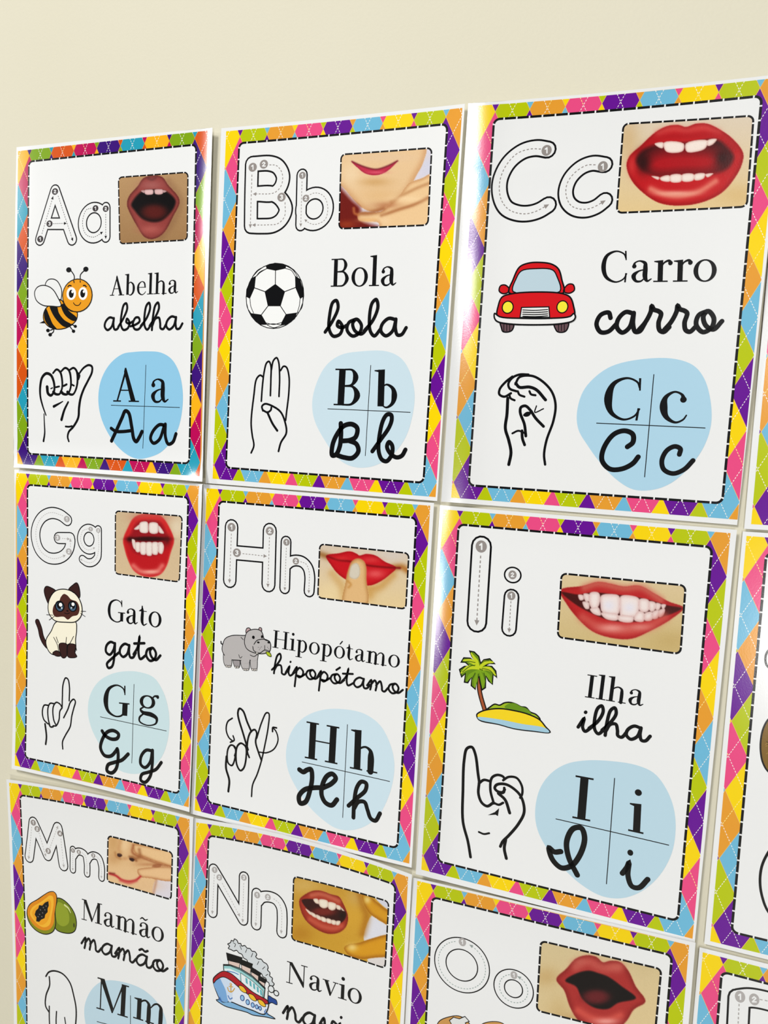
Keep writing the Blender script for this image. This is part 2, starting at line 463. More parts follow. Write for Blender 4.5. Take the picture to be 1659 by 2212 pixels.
PAPER = (238, 239, 240)
PAL = [(250, 215, 0), (186, 200, 0), (232, 158, 48), (236, 76, 134), (104, 12, 150), (112, 186, 220)]
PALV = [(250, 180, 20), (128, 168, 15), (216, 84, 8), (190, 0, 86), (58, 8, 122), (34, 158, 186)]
def rrect(x0, y0, x1, y1, r, n=6):
    P = []
    for cx, cy, a0 in ((x1-r, y0+r, -90), (x1-r, y1-r, 0), (x0+r, y1-r, 90), (x0+r, y0+r, 180)):
        for i in range(n+1):
            a = math.radians(a0+90*i/n); P.append((cx+r*math.cos(a), cy+r*math.sin(a)))
    P = np.array(P); P = np.vstack([P, P[:1]])
    out = [P[:1]]
    for a, b in zip(P[:-1], P[1:]):
        m = max(1, int(np.linalg.norm(b-a)/6)); out.append(a+(b-a)*np.linspace(0, 1, m+1)[1:, None])
    return np.vstack(out)

class Soft:
    """soft-edged painting of the printed photo panels on grid points (crop pixels)"""
    def __init__(s, p): s.p = p; s.I = np.zeros((len(p), 3))+200.
    def mix(s, a, col): a = a[:, None]; s.I = s.I*(1-a)+np.array(col, float)*a
    def bg(s, c, c2=None, ax=1):
        s.I[:] = c
        if c2 is not None:
            v = s.p[:, ax]; t = ((v-v.min())/np.ptp(v))[:, None]; s.I = s.I*(1-t)+np.array(c2, float)*t
    def dist(s, V, closed):
        V = np.asarray(V); A = V if closed else V[:-1]; B = np.roll(V, -1, 0) if closed else V[1:]
        d = np.full(len(s.p), 1e9); ins = np.zeros(len(s.p), bool)
        for a, b in zip(A, B):
            e = b-a; L = e@e+1e-9; w = s.p-a; t = np.clip(w@e/L, 0, 1)
            d = np.minimum(d, np.hypot(*(w-t[:, None]*e).T))
            if closed:
                c = (a[1] > s.p[:, 1]) != (b[1] > s.p[:, 1])
                x = a[0]+(s.p[:, 1]-a[1])/(e[1] if abs(e[1]) > 1e-9 else 1e-9)*e[0]
                ins ^= c & (s.p[:, 0] < x)
        return d, ins
    def fill(s, pts, col, soft=2., sm=True, a=1., rim=None):
        V = parse(pts) if isinstance(pts, str) else pts
        if sm: V = smooth(V, True, 5)
        d, ins = s.dist(V, True); sd = np.where(ins, d, -d)
        soft = soft*.55 if soft < 10 else soft
        s.mix(a*np.clip(sd/soft*.5+.5, 0, 1), col)
        if rim: s.mix(np.where(ins, np.exp(-(d/rim[1])**2), 0)*rim[2], rim[0])
        return s
    def stroke(s, pts, w, col, soft=2., a=1.):
        d, _ = s.dist(smooth(parse(pts), False, 5), False)
        s.mix(a*np.clip((w/2-d)/soft+.5, 0, 1) if soft < w else a*np.exp(-(d/(w/2+soft/2))**2), col); return s
    def glow(s, x, y, rx, ry, col, a=1., p=2.):
        r = np.sqrt(((s.p[:, 0]-x)/rx)**2+((s.p[:, 1]-y)/ry)**2); s.mix(a*np.exp(-r**p), col); return s

# ------------------------------------------------------------------ lettering
def serif_glyphs(T):
    t = .041; S = {}
    def ser(a, b, y, up=True): return ('p', [(a, y), (b, y), (b, y+(t if up else -t)), (a, y+(t if up else -t))])
    def stem(x, y0, y1): return ('p', [(x, y0), (x+T, y0), (x+T, y1), (x, y1)])
    def flag(x, y): return ('p', [(x-.09, y-.015), (x-.09, y-.045), (x, y-.07), (x+T, y-.10), (x+T, y+.01)])
    o = lambda cx, cy, rx, ry, n=24: ('o', cx, cy, rx, ry)
    S['A'] = (.78, [('p', [(.12, 0), (.165, 0), (.40, .86), (.37, .98)]), ('p', [(.36, 1.02), (.40, 1.02), (.69, 0), (.69-T*1.12, 0), (.335, .9)]),
              ('p', [(.22, .33), (.56, .33), (.56, .365), (.22, .365)]), ser(.03, .26, 0), ser(.48, .78, 0)])
    S['B'] = (.68, [stem(.12, 0, 1), ser(.03, .34, 0), ser(.03, .34, 1, False),
              ('v', [(.26, .98, t), (.42, .965, .055), (.505, .77, T*.95), (.42, .565, .06), (.24, .53, t)]),
              ('v', [(.26, .53, t), (.45, .515, .06), (.56, .28, T*1.05), (.44, .045, .06), (.24, .02, t)])])
    S['C'] = (.74, [('v', [(.655, .76, .04), (.60, .90, .04), (.42, .985, .045), (.20, .86, .09), (.115, .5, T*1.05), (.20, .15, .09), (.42, .012, .045), (.60, .10, .04), (.68, .27, .035)]),
              ('p', [(.625, .99), (.665, .99), (.675, .70), (.645, .70)]), ('p', [(.645, .29), (.685, .29), (.665, .0), (.625, .0)])])
    S['G'] = (.80, S['C'][1][:1]+[('p', [(.625, .99), (.665, .99), (.675, .70), (.645, .70)]), stem(.60, .06, .44), ser(.50, .80, .42)])
    S['G'] = (.80, [('v', [(.655, .76, .04), (.60, .90, .04), (.42, .985, .045), (.20, .86, .09), (.115, .5, T*1.05), (.20, .15, .09), (.42, .012, .045), (.58, .05, .05), (.66, .16, .06)])]+S['G'][1][1:])
    S['H'] = (.86, [stem(.12, 0, 1), stem(.62, 0, 1), ('p', [(.2, .50), (.66, .50), (.66, .535), (.2, .535)]), ser(.03, .34, 0), ser(.03, .34, 1, False), ser(.53, .84, 0), ser(.53, .84, 1, False)])
    S['I'] = (.36, [stem(.12, 0, 1), ser(.02, .24+T-.02, 0), ser(.02, .24+T-.02, 1, False)])
    S['M'] = (1.0, [('p', [(.13, 0), (.165, 0), (.165, .95), (.13, 1)]), ('p', [(.10, 1), (.24, 1), (.535, .17), (.49, 0)]), ('p', [(.49, 0), (.52, 0), (.80, .93), (.77, 1)]),
              stem(.75, 0, 1), ser(.03, .27, 0), ser(.66, .97, 0), ser(.03, .2, 1, False), ser(.76, .96, 1, False)])
    S['N'] = (.86, [('p', [(.14, 0), (.175, 0), (.175, .95), (.14, 1)]), ('p', [(.10, 1), (.24, 1), (.72, .16), (.72, -.02), (.68, -.02)]), ('p', [(.685, 0), (.72, 0), (.72, 1), (.685, 1)]),
              ser(.03, .28, 0), ser(.03, .2, 1, False), ser(.58, .83, 1, False)])
    S['a'] = (.56, [('v', [(.115, .50, .10), (.13, .60, .05), (.24, .665, .04), (.37, .60, .09), (.385, .45, T), (.385, .15, T), (.44, .035, .06), (.53, .10, .03)]),
              ('v', [(.38, .40, .03), (.22, .34, .05), (.11, .20, T), (.17, .035, .07), (.28, .03, .05), (.38, .14, .03)]), ('d', .12, .50, .06)])
    S['b'] = (.62, [stem(.11, .02, 1.08), flag(.11, 1.08), ('v', [(.17, .50, .03), (.30, .655, .045), (.44, .56, .09), (.49, .34, T), (.44, .10, .09), (.31, -.005, .045), (.17, .10, .03)])])
    S['e'] = (.54, [('v', [(.10, .37, .03), (.30, .37, .03), (.46, .37, .03)]), ('v', [(.45, .38, .07), (.40, .60, .07), (.28, .665, .035), (.13, .54, .08), (.09, .33, T), (.15, .09, .09), (.30, -.005, .045), (.42, .06, .035), (.48, .15, .028)])])
    S['l'] = (.34, [stem(.12, 0, 1.08), flag(.12, 1.08), ser(.02, .34, 0)])
    S['h'] = (.68, [stem(.11, 0, 1.08), flag(.11, 1.08), ser(.02, .31, 0), ('v', [(.16, .48, .03), (.28, .62, .05), (.38, .655, .055), (.48, .58, .09), (.50, .42, T), (.50, .02, T)]), ser(.41, .66, 0)])
    S['o'] = (.58, [('O', .29, .33, .24, .345, T)])
    S['c'] = (.50, [('v', [(.41, .50, .10), (.38, .61, .05), (.27, .665, .04), (.13, .55, .08), (.09, .33, T), (.14, .10, .09), (.28, -.005, .045), (.40, .06, .035), (.455, .16, .028)]), ('d', .405, .50, .06)])
    S['r'] = (.46, [stem(.12, 0, .62), flag(.12, .67), ser(.02, .36, 0), ('v', [(.19, .42, .03), (.27, .60, .045), (.37, .655, .07), (.42, .59, .10)]), ('d', .41, .58, .06)])
    S['t'] = (.40, [('v', [(.14, .85, .03), (.165, .66, T*.9), (.165, .15, T), (.23, .02, .06), (.36, .10, .03)]), ('p', [(.02, .61), (.34, .61), (.34, .645), (.02, .645)]), ('p', [(.03, .64), (.12, .72), (.17, .88), (.19, .64)])])
    S['i'] = (.34, [stem(.12, 0, .64), flag(.12, .67), ser(.02, .34, 0), ('d', .12+T/2, .93, .075)])
    S['p'] = (.64, [stem(.12, -.30, .62), flag(.12, .67), ser(.02, .34, -.32), ('v', [(.18, .50, .03), (.32, .655, .045), (.46, .56, .09), (.51, .34, T), (.46, .10, .09), (.33, -.005, .045), (.18, .10, .03)])])
    ar = lambda x: ('v', [(x+.05, .48, .03), (x+.15, .62, .05), (x+.24, .655, .055), (x+.33, .58, .09), (x+.345, .42, T), (x+.345, .02, T)])
    S['m'] = (1.02, [stem(.12, 0, .62), flag(.12, .67), ser(.02, .32, 0), ar(.12), ser(.38, .63, 0), ar(.465), ser(.72, .98, 0)])
    S['n'] = (.68, [stem(.12, 0, .62), flag(.12, .67), ser(.02, .32, 0), ar(.12), ser(.38, .63, 0)])
    S['v'] = (.58, [('p', [(.06, .65), (.06+T*1.1, .65), (.33, .14), (.31, -.02), (.28, -.02)]), ('p', [(.285, -.02), (.315, -.02), (.51, .65), (.475, .65)]), ser(.0, .25, .66, False), ser(.39, .59, .66, False)])
    S['g'] = (.56, [('O', .25, .44, .19, .225, T*.9), ('v', [(.38, .58, .04), (.44, .66, .05), (.52, .66, .08)]), ('d', .52, .635, .045),
              ('v', [(.15, .25, .04), (.07, .16, .06), (.14, .06, .10), (.36, .02, .13), (.50, -.08, .10), (.48, -.27, .05), (.27, -.36, .035), (.06, -.27, .05), (.05, -.12, .06), (.16, .03, .04)])])
    S['ó'] = (.58, S['o'][1]+[('p', [(.26, .78), (.31, .76), (.43, .96), (.38, .99)])])
    S['ã'] = (.56, S['a'][1]+[('v', [(.08, .80, .03), (.17, .88, .06), (.30, .81, .06), (.40, .88, .03)])])
    return S
def text_serif(s, txt, o, e, h, T=.125, col=(14, 14, 16), lay=3):
    """o, e: baseline start and end, h: point one cap height above o (crop pixels)"""
    G = serif_glyphs(T); O, E, Hh = s.uv([o, e, h]); W = sum(G[c][0] for c in txt)
    X = (E-O)/W; Y = Hh-O; x = 0
    sc_ = math.sqrt(np.linalg.norm(X)*np.linalg.norm(Y))
    mp = lambda P, x: O+np.outer(P[:, 0]+x, X)+np.outer(P[:, 1], Y)
    for c in txt:
        for g in G[c][1]:
            if g[0] == 'p': s.poly(mp(np.array(g[1], float), x), col, lay)
            elif g[0] == 'v':
                P = smooth(np.array(g[1], float), False, 6); s.strip(mp(P[:, :2], x), P[:, 2]*sc_, col, lay)
            elif g[0] == 'd': s.disc(mp(np.array([[g[1], g[2]]]), x)[0], g[3]*sc_, col, lay)
            elif g[0] == 'O':
                _, cx, cy, rx, ry, Tw = g; a = np.linspace(0, 2*math.pi, 30, endpoint=False)
                P = mp(np.c_[cx+(rx-Tw/4)*np.cos(a), cy+(ry-.02)*np.sin(a)], x)
                s.strip(P, (.038+(Tw-.038)*np.cos(a)**2)*sc_, col, lay, closed=True)
        x += G[c][0]
SCR = {
 'a': (1.25, ['.85,.92 .5,1 .17,.68 .1,.27 .35,.0 .68,.25 .86,.9', '.86,.95 .84,.4 .95,.04 1.15,.06 1.38,.45']),
 'b': (1.08, ['0,.25 .4,.9 .7,1.7 .6,2.1 .42,2 .25,1.3 .22,.4 .45,.0 .8,.12 .92,.6 .72,.88 .66,.62 .9,.5 1.2,.66']),
 'e': (.85, ['-.05,.28 .35,.4 .68,.65 .6,.95 .35,.95 .14,.5 .3,.06 .6,.03 .95,.42']),
 'l': (.72, ['-.05,.3 .4,.9 .66,1.7 .56,2.1 .36,1.9 .22,1 .28,.25 .48,.0 .8,.4']),
 'h': (1.2, ['-.05,.3 .4,1 .66,1.7 .56,2.1 .36,1.9 .2,1 .15,-.03', '.17,.3 .4,.85 .68,.92 .8,.5 .85,.1 1.05,.03 1.3,.45']),
 'o': (1.05, ['.55,.98 .2,.8 .1,.35 .4,0 .76,.2 .85,.65 .6,.98 .4,.75 .52,.3 .85,.12 1.2,.5']),
 'c': (.95, ['.75,.72 .66,.98 .3,.88 .1,.42 .3,.03 .65,.05 1.05,.45']),
 'r': (1.15, ['-.15,.12 .15,.5 .38,1.0 .42,1.26 .52,1.1 .72,1.02 .84,.9 .74,.45 .8,.1 .98,.02 1.22,.25']),
 'g': (1.15, ['.85,.92 .5,1 .17,.68 .13,.2 .42,.02 .72,.4 .86,.95', '.86,.95 .82,.1 .62,-.85 .32,-1 .2,-.72 .6,-.25 1.25,.35']),
 't': (.85, ['-.05,.3 .28,.9 .42,1.7 .34,.5 .48,.03 .95,.4', '.0,1.12 .8,1.25']),
 'i': (.62, ['-.05,.25 .25,.95 .2,.3 .35,.02 .72,.42', '.3,1.42 .32,1.46']),
 'p': (1.0, ['-.05,.3 .25,1 .22,0 .18,-1', '.22,.55 .5,.98 .8,.7 .75,.2 .5,.0 .32,.15 .65,.12 1.02,.45']),
 'm': (1.5, ['-.1,.35 .2,.95 .22,.4 .17,0', '.2,.5 .48,.97 .64,.6 .6,0', '.61,.5 .9,.97 1.06,.5 1.12,.1 1.28,.03 1.55,.45']),
 'n': (1.15, ['-.1,.35 .2,.95 .22,.4 .17,0', '.2,.5 .5,.97 .7,.6 .78,.1 .95,.03 1.2,.45']),
 'v': (1.0, ['-.05,.45 .2,.95 .3,.3 .42,.02 .62,.3 .8,.95 1.05,.8']),
}
SCR['ó'] = (1.05, SCR['o'][1]+['.5,1.38 .78,1.68']); SCR['ã'] = (1.25, SCR['a'][1]+['.25,1.32 .45,1.46 .68,1.33 .88,1.46'])
def text_script(s, txt, o, e, h, wpx, col=(14, 14, 16), lay=3):
    """h: point one x-height above o"""
    O, E, Hh = s.uv([o, e, h]); W = sum(SCR[c][0] for c in txt)+.1
    X = (E-O)/W; Y = Hh-O; x = 0; k = s.scales(O); w = wpx/math.sqrt(k[0]*k[1])
    for c in txt:
        for g in SCR[c][1]:
            P = parse(g)
            if c not in 'ip' or True: P = smooth(P, False, 7)
            s.strip(O+np.outer(P[:, 0]+x, X)+np.outer(P[:, 1], Y), w, col, lay)
        x += SCR[c][0]

# ------------------------------------------------------------------ posters
def PX(c, x, y): a = CR[c]; return (a[0]+x*a[2], a[1]+y*a[2])
K = (12, 12, 14)
def lift(side, a, k, n=2.0):
    """a smooth curl: rises by a (m) over the last k (m) towards the sheet edge on that side"""
    sg, half = side
    return lambda x: a*np.clip((sg*x-(half-k))/k, 0, None)**n
def add_f(*fs): return lambda x: sum(f(x) for f in fs)
RT, LF, UP, DN = (1, .103), (-1, .103), (-1, .146), (1, .146)

def blob(s, pts, col, vline, hline):
    s.part('letter_blob'); s.shape(pts, col, 1)
    s.line(vline, 4.5, K, 2, sm=False); s.line(hline, 4.5, K, 2, sm=False)

GR = (150, 143, 140); GL = (178, 174, 173); DK = (62, 56, 58)

# ---- A
a = Poster('A', [PX(1, 68, 240), PX(1, 1545, 80), PX(2, 1482, 1185), PX(2, 63, 1090)],
           [PX(1, 57, 210), PX(1, 1582, 57), PX(2, 1503, 1228), PX(2, 35, 1115)],
           'poster with bee drawing and the word Abelha in deep saturated border colours',
           bow=(-.5, 0, 0, 2), fx=add_f(lift(RT, .0026, .024), lift(LF, -.0004, .025)), fz=add_f(lift(DN, .0044, .028), lift(UP, .0006, .04)))
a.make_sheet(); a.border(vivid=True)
a.crop(1).part('tracing_letter')
a.big(['!240,930 358,548 490,928', '!305,806 440,806'], 39, 8)
a.guide('256,885 340,603', K, 4, 10, 11, False); a.guide('382,588 494,930', K, 4, 10, 11, False); a.guide('345,806 438,803', K, 4, 10, 11, False)
for n in ((243, 925, '1'), (358, 555, '2'), (315, 806, '3')): a.num(n[0], n[1], 24, n[2], DK)
a.part('tracing_letter')
a.big([('e', 660, 798, 90, 118), '!753,680 753,910'], 36, 8)
a.guide('640,685 600,700 575,770 575,830 600,890 660,910 722,875', K, 4, 10, 11); a.guide('753,730 753,912', K, 4, 10, 11, False)
a.num(673, 686, 23, '1', DK); a.num(753, 689, 23, '2', DK)
def pA(g):
    g.bg((186, 148, 104), (160, 122, 80)); g.glow(1380, 470, 160, 160, (178, 142, 100), .6)
    g.stroke('1240,480 1330,620 1290,760 1180,910', 30, (120, 80, 55), 40, .3)
    g.fill('1045,452 1105,432 1190,440 1240,505 1320,600 1326,650 1280,745 1215,865 1160,912 1100,926 1050,905 1000,830 940,720 918,655 935,590 1000,515', (146, 62, 58), 8, rim=((88, 34, 30), 14, .7))
    g.glow(1110, 505, 90, 40, (168, 98, 94), .8); g.stroke('1085,452 1110,462 1140,450', 10, (95, 50, 50), 14, .6)
    g.glow(1100, 850, 85, 34, (186, 96, 88), .7); g.glow(1015, 770, 25, 60, (165, 75, 72), .5)
    g.fill('1032,556 1100,542 1200,546 1252,572 1296,625 1288,672 1240,740 1180,785 1110,792 1035,765 978,702 952,660 975,612', (12, 8, 9), 10)
    g.glow(1130, 715, 105, 62, (92, 26, 22), .95, 4)
    g.fill('1055,546 1085,540 1120,543 1121,572 1090,580 1060,574', (226, 188, 188), 4, rim=((170, 130, 130), 7, .5))
    g.fill('1134,543 1170,537 1196,542 1196,570 1165,578 1138,572', (222, 182, 182), 4, rim=((170, 130, 130), 7, .5))
    g.fill('1028,550 1052,545 1053,566 1040,562', (190, 150, 150), 4); g.fill('1199,545 1226,552 1212,562 1200,562', (190, 150, 150), 4)
a.picture('mouth_picture', '852,445 1393,405 1387,932 862,962', 1.25, pA)
a.crop(1).part('bee_drawing')
a.shape('400,1398 410,1330 398,1290 372,1250 335,1236 300,1246 282,1285 330,1330', PAPER, 1, 7)
a.shape('235,1580 273,1560 285,1582', K, 1, sm=False)
a.shape('300,1452 405,1400 435,1440 480,1485 530,1497 526,1550 490,1592 430,1622 360,1626 300,1600 268,1550 272,1495', (236, 158, 22), 3, 7)
a.shape('318,1450 372,1450 388,1500 430,1555 486,1592 455,1612 420,1604 362,1545 330,1490', K, 5)
a.shape('405,1438 432,1430 468,1485 528,1540 522,1562 490,1560 432,1512', K, 5)
a.shape('285,1462 312,1520 340,1585 372,1626 322,1612 285,1570 272,1520', K, 5)
a.shape('200,1340 220,1302 262,1286 310,1296 345,1322 375,1370 405,1445 330,1448 262,1440 212,1400', PAPER, 7, 7)
for t in ('502,1262 508,1215 482,1170', '557,1262 556,1205 588,1168', '468,1600 500,1640', '488,1588 514,1606', '352,1622 322,1636', '350,1622 345,1648 322,1666'): a.line(t, 7, K, 5)
for x, y, r in ((465, 1165, 20), (598, 1160, 20), (502, 1643, 13), (516, 1605, 12), (303, 1637, 14), (320, 1670, 14)): a.ell(x, y, r, r, K, 6)
a.ell(532, 1365, 115, 128, (236, 158, 30), 9, 7)
a.ell(486, 1350, 37, 50, (250, 250, 250), 11); a.ell(577, 1350, 35, 50, (250, 250, 250), 11)
a.ell(486, 1352, 19, 32, K, 12); a.ell(575, 1350, 19, 32, K, 12); a.ell(495, 1336, 8, 11, (250, 250, 250), 13); a.ell(584, 1335, 8, 11, (250, 250, 250), 13)
a.line('502,1422 518,1440 545,1440 560,1420', 6, K, 11); a.line('460,1296 470,1287 485,1290', 8, K, 11); a.line('580,1288 592,1287 602,1297', 8, K, 11)
a.line('505,1250 508,1265', 7, K, 11); a.line('555,1250 556,1262', 7, K, 11)
a.part('printed_word'); text_serif(a, 'Abelha', (780, 1367), (1318, 1348), (784, 1216), .122)
a.part('handwritten_word'); text_script(a, 'abelha', (735, 1634), (1345, 1628), (738, 1537), 17)
a.crop(2).part('hand_sign_drawing')
for t, wd, tp in (('268,912 277,850 275,780 272,700', 14, (1, .7, .5)), ('287,710 262,640 243,560 243,480 258,415 290,385 325,398 345,440 353,490 348,530 325,556 303,540 296,490', 17, (.5, 1, 1.1, .9, 1.3)),
              ('342,382 370,354 398,375 412,430 412,500 392,545 362,545 345,530', 16, (.8, 1, .8, 1.3)), ('402,372 437,342 466,362 480,420 478,500 455,545 425,545 405,528', 16, (.8, 1, .8, 1.4)),
              ('470,358 502,342 525,365 533,440 520,510 497,548 470,545 455,530', 16, (.8, 1, .8, 1.3)), ('365,492 390,486', 12, None), ('425,482 448,470', 14, None), ('485,470 505,480', 12, None), ('325,503 338,497', 8, None),
              ('535,402 580,342 620,320 645,332 645,375 615,440 580,510 556,580 545,650 538,730 500,800 465,840 456,880 465,914', 15, (.8, 1, 1, 1.2, 1, .8)), ('530,375 548,400 540,430', 13, None),
              ('418,603 385,622 348,642', 13, (.5, 1.4)), ('460,608 430,670 408,745', 16, (.8, 1.2)), ('440,798 465,800 490,795', 12, None)):
    a.line(t, wd, K, 2, taper=tp)
blob(a, '880,235 970,218 1080,213 1180,222 1262,270 1318,360 1350,500 1350,650 1318,810 1258,920 1180,1000 1090,1038 1000,1050 905,1008 805,905 722,745 695,600 712,450 778,320', (146, 203, 235), '1066,320 1042,968', '795,633 1328,650')
a.part('block_letter'); text_serif(a, 'A', (803, 604), (1012, 608), (806, 346), .125)
a.part('block_letter'); text_serif(a, 'a', (1090, 612), (1247, 614), (1090, 338), .118)
a.part('script_letter')
a.line('798,910 840,820 880,730 905,678 930,690 955,800 972,895 990,915 1015,880 1035,838', 25, K, 3); a.line('795,812 830,835 880,838 955,830', 22, K, 3)
a.part('script_letter')
a.line('1212,788 1170,785 1118,840 1102,895 1125,928 1170,900 1210,790', 23, K, 3); a.line('1217,780 1218,880 1240,935 1275,920 1300,855', 23, K, 3)
a.flush()

# ---- B
b = Poster('B', [PX(3, 112, 185), PX(3, 1597, 38), PX(4, 1487, 1088), PX(4, 85, 972)],
           [PX(3, 82, 166), PX(3, 1613, 12), PX(4, 1497, 1113), PX(4, 42, 1000)],
           'poster with football drawing and the word Bola, top row beside the bee poster', bow=(1.5, 0, 0, 0),
           fx=add_f(lift(RT, .0010, .04), lift(LF, .0006, .05)), fz=add_f(lift(DN, .0004, .04), lift(UP, .0006, .04)))
b.make_sheet(); b.border()
b.crop(3).part('tracing_letter')
b.big(['275,395 270,600 268,775', '275,392 390,388 440,410 470,470 455,535 410,578 320,580 275,580', '275,580 400,578 455,610 487,675 460,740 410,775 330,782 268,780'], 44, 9)
b.guide('275,458 265,782', GR, 5, 13, 11, False); b.guide('385,397 430,402 465,450 462,520 420,570 292,580', GR, 5, 13, 11); b.guide('483,632 480,720 440,765 370,774 287,775', GR, 5, 13, 11)
for n in ((280, 412, '1'), (350, 393, '2'), (461, 600, '3')): b.num(n[0], n[1], 26, n[2], GR)
b.part('tracing_letter'); b.big(['!590,460 582,775', ('e', 667, 674, 86, 100)], 34, 8)
b.guide('590,500 582,775', GR, 4, 11, 9, False); b.guide('622,592 675,573 730,597 752,670 735,740 680,770 640,765 612,745', GR, 4, 11, 9)
b.num(592, 463, 21, '1', GR); b.num(614, 607, 21, '2', GR)
def pB(g):
    g.bg((222, 214, 224)); g.glow(1390, 400, 80, 120, (206, 208, 226), .7)
    g.fill('780,280 1365,270 1352,380 1305,470 1262,545 1200,620 1140,660 1040,692 965,665 905,605 850,540 780,480', (232, 196, 150), 8, rim=((205, 150, 100), 28, .7))
    g.glow(900, 460, 60, 80, (240, 212, 172), .8); g.glow(1080, 590, 130, 50, (226, 184, 130), .8); g.glow(1100, 350, 200, 26, (228, 196, 160), .7)
    g.fill('790,500 850,560 905,620 955,668 960,740 1100,800 780,830', (112, 22, 14), 16); g.glow(870, 770, 60, 25, (170, 70, 30), .6)
    g.fill('1420,452 1340,482 1262,512 1200,592 1110,672 1080,692 945,702 945,742 1000,752 1070,760 1085,800 1420,800', (238, 200, 150), 9, rim=((190, 130, 80), 16, .6))
    g.stroke('1400,508 1300,548 1215,592 1150,630', 8, (186, 128, 78), 16, .65); g.stroke('1390,600 1290,648 1190,680 1090,716', 8, (170, 104, 58), 16, .75)
    g.stroke('1100,672 1010,700 950,702', 12, (150, 80, 40), 20, .6); g.stroke('915,670 920,700 940,710', 16, (190, 110, 60), 14, .8)
    g.glow(1010, 745, 60, 14, (240, 190, 130), .8); g.glow(1110, 745, 34, 26, (242, 206, 160), .9); g.glow(1250, 610, 100, 20, (246, 214, 168), .7)
    g.glow(1050, 505, 95, 28, (206, 160, 100), .75); g.glow(1120, 650, 90, 22, (180, 110, 70), .6)
    g.fill('900,374 940,392 1000,414 1055,424 1110,410 1150,392 1192,370 1155,412 1110,445 1055,462 990,452 945,420', (196, 44, 74), 6, rim=((150, 20, 50), 8, .6))
    g.stroke('905,376 980,408 1055,424 1120,406 1190,372', 4, (110, 25, 35), 8, .7); g.glow(1060, 444, 60, 8, (222, 90, 112), .7)
b.picture('mouth_picture', '836,332 1405,290 1381,775 822,798', 1.25, pB)
b.crop(3).part('football_drawing')
b.ell(417, 1221, 181, 205, (246, 247, 247), 1, 5)
for t in ('422,1145 483,1193 455,1285 375,1285 355,1193', '362,1030 420,1012 490,1028 487,1048 423,1062 367,1050', '546,1092 578,1115 598,1180 598,1225 578,1240 548,1168', '488,1335 560,1325 545,1365 500,1400 455,1408 462,1385',
          '335,1338 263,1328 285,1365 325,1402 372,1402 362,1385', '300,1095 270,1110 240,1180 237,1225 262,1238 292,1170'): b.shape(t, K, 4, sm=False)
for t in ('422,1145 423,1062', '483,1193 548,1168', '455,1285 488,1335', '375,1285 335,1338', '355,1193 292,1170'): b.line(t, 5, K, 4, sm=False)
for t in ('487,1048 522,1060 548,1098', '367,1050 325,1070 297,1103', '262,1238 268,1285 285,1328', '578,1240 572,1285 560,1325', '455,1402 412,1396 368,1400', '365,1050 325,1075 305,1095', '485,1030 530,1055 562,1100', '362,1032 310,1060 278,1100', '238,1225 245,1290 268,1330', '596,1225 590,1290 562,1330', '362,1390 412,1400 460,1388', '372,1404 412,1420 455,1408'): b.line(t, 4, K, 4)
b.part('printed_word'); text_serif(b, 'Bola', (764, 1163), (1185, 1156), (770, 988), .122)
b.part('handwritten_word'); text_script(b, 'bola', (735, 1474), (1240, 1470), (735, 1368), 21)
b.crop(4).part('hand_sign_drawing')
for t, wd in (('328,810 345,765 335,700 328,620 345,450 362,345 385,322 403,333', 10), ('392,485 398,400 410,300 425,245 440,235 452,262 452,350 449,450', 10), ('455,290 468,230 488,212 500,235 507,330 503,455', 10), ('513,292 532,266 550,272 566,330 565,430 550,560 545,605', 10),
              ('402,545 396,518 415,502 470,520 515,555 542,620 549,685 515,745 500,800', 11), ('400,540 430,555 452,540 455,525', 11), ('430,555 462,625 492,670', 13)): b.line(t, wd, K, 2)
blob(b, '890,195 1020,172 1180,172 1270,215 1325,300 1355,430 1345,560 1300,710 1215,825 1130,880 1050,902 960,895 880,850 790,730 725,600 712,490 740,370 800,260', (204, 226, 238), '1080,260 1046,828', '810,533 1328,555')
b.part('block_letter'); text_serif(b, 'B', (838, 510), (1024, 516), (850, 280), .15)
b.part('block_letter'); text_serif(b, 'b', (1092, 521), (1262, 526), (1098, 304), .15)
b.part('script_letter')
b.line('892,625 893,700 885,770 862,820 838,825 840,760 870,690 912,640 962,630 995,655 985,710 950,730 905,735', 27, K, 3); b.line('940,732 990,755 1002,800 965,842 910,838 870,825', 27, K, 3)
b.part('script_letter')
b.line('1090,800 1140,730 1195,650 1212,600 1208,572 1185,568 1160,600 1135,700 1130,800 1150,852 1180,862 1212,820 1215,765 1195,742 1182,770 1200,810 1240,838 1275,828 1298,790', 24, K, 3)
b.flush()

# ---- C
c = Poster('C', [PX(5, 170, 162), (1688.0, 167.0), PX(6, 1507, 975), PX(6, 80, 865)],
           [PX(5, 122, 150), (1701, 158), PX(6, 1505, 1002), PX(6, 30, 885)],
           'poster with red car drawing and the word Carro, shiny at its upper left corner', bow=(4, 0, 0, 0),
           d=.0098, fx=add_f(lift(RT, .0006, .03), lift(LF, .0062, .036)), fz=add_f(lift(DN, -.0084, .24, 1), lift(UP, .0090, .095)))
c.make_sheet(); c.border()
c.crop(5).part('tracing_letter')
c.big(['530,388 470,380 400,398 330,455 287,540 285,620 315,685 370,712 430,715 485,700 532,672'], 41, 9); c.guide('495,385 440,385 370,410 310,480 283,560 290,640 330,695 400,717 460,708 525,675', GR, 5, 12, 12); c.num(524, 392, 26, '1', GR)
c.part('tracing_letter'); c.big(['822,465 760,458 700,480 645,535 622,600 632,655 670,690 725,698 780,680 822,648'], 39, 9); c.guide('775,466 730,468 670,505 630,560 624,620 650,675 710,694 760,685 815,655', GR, 5, 12, 12); c.num(812, 475, 26, '1', GR)
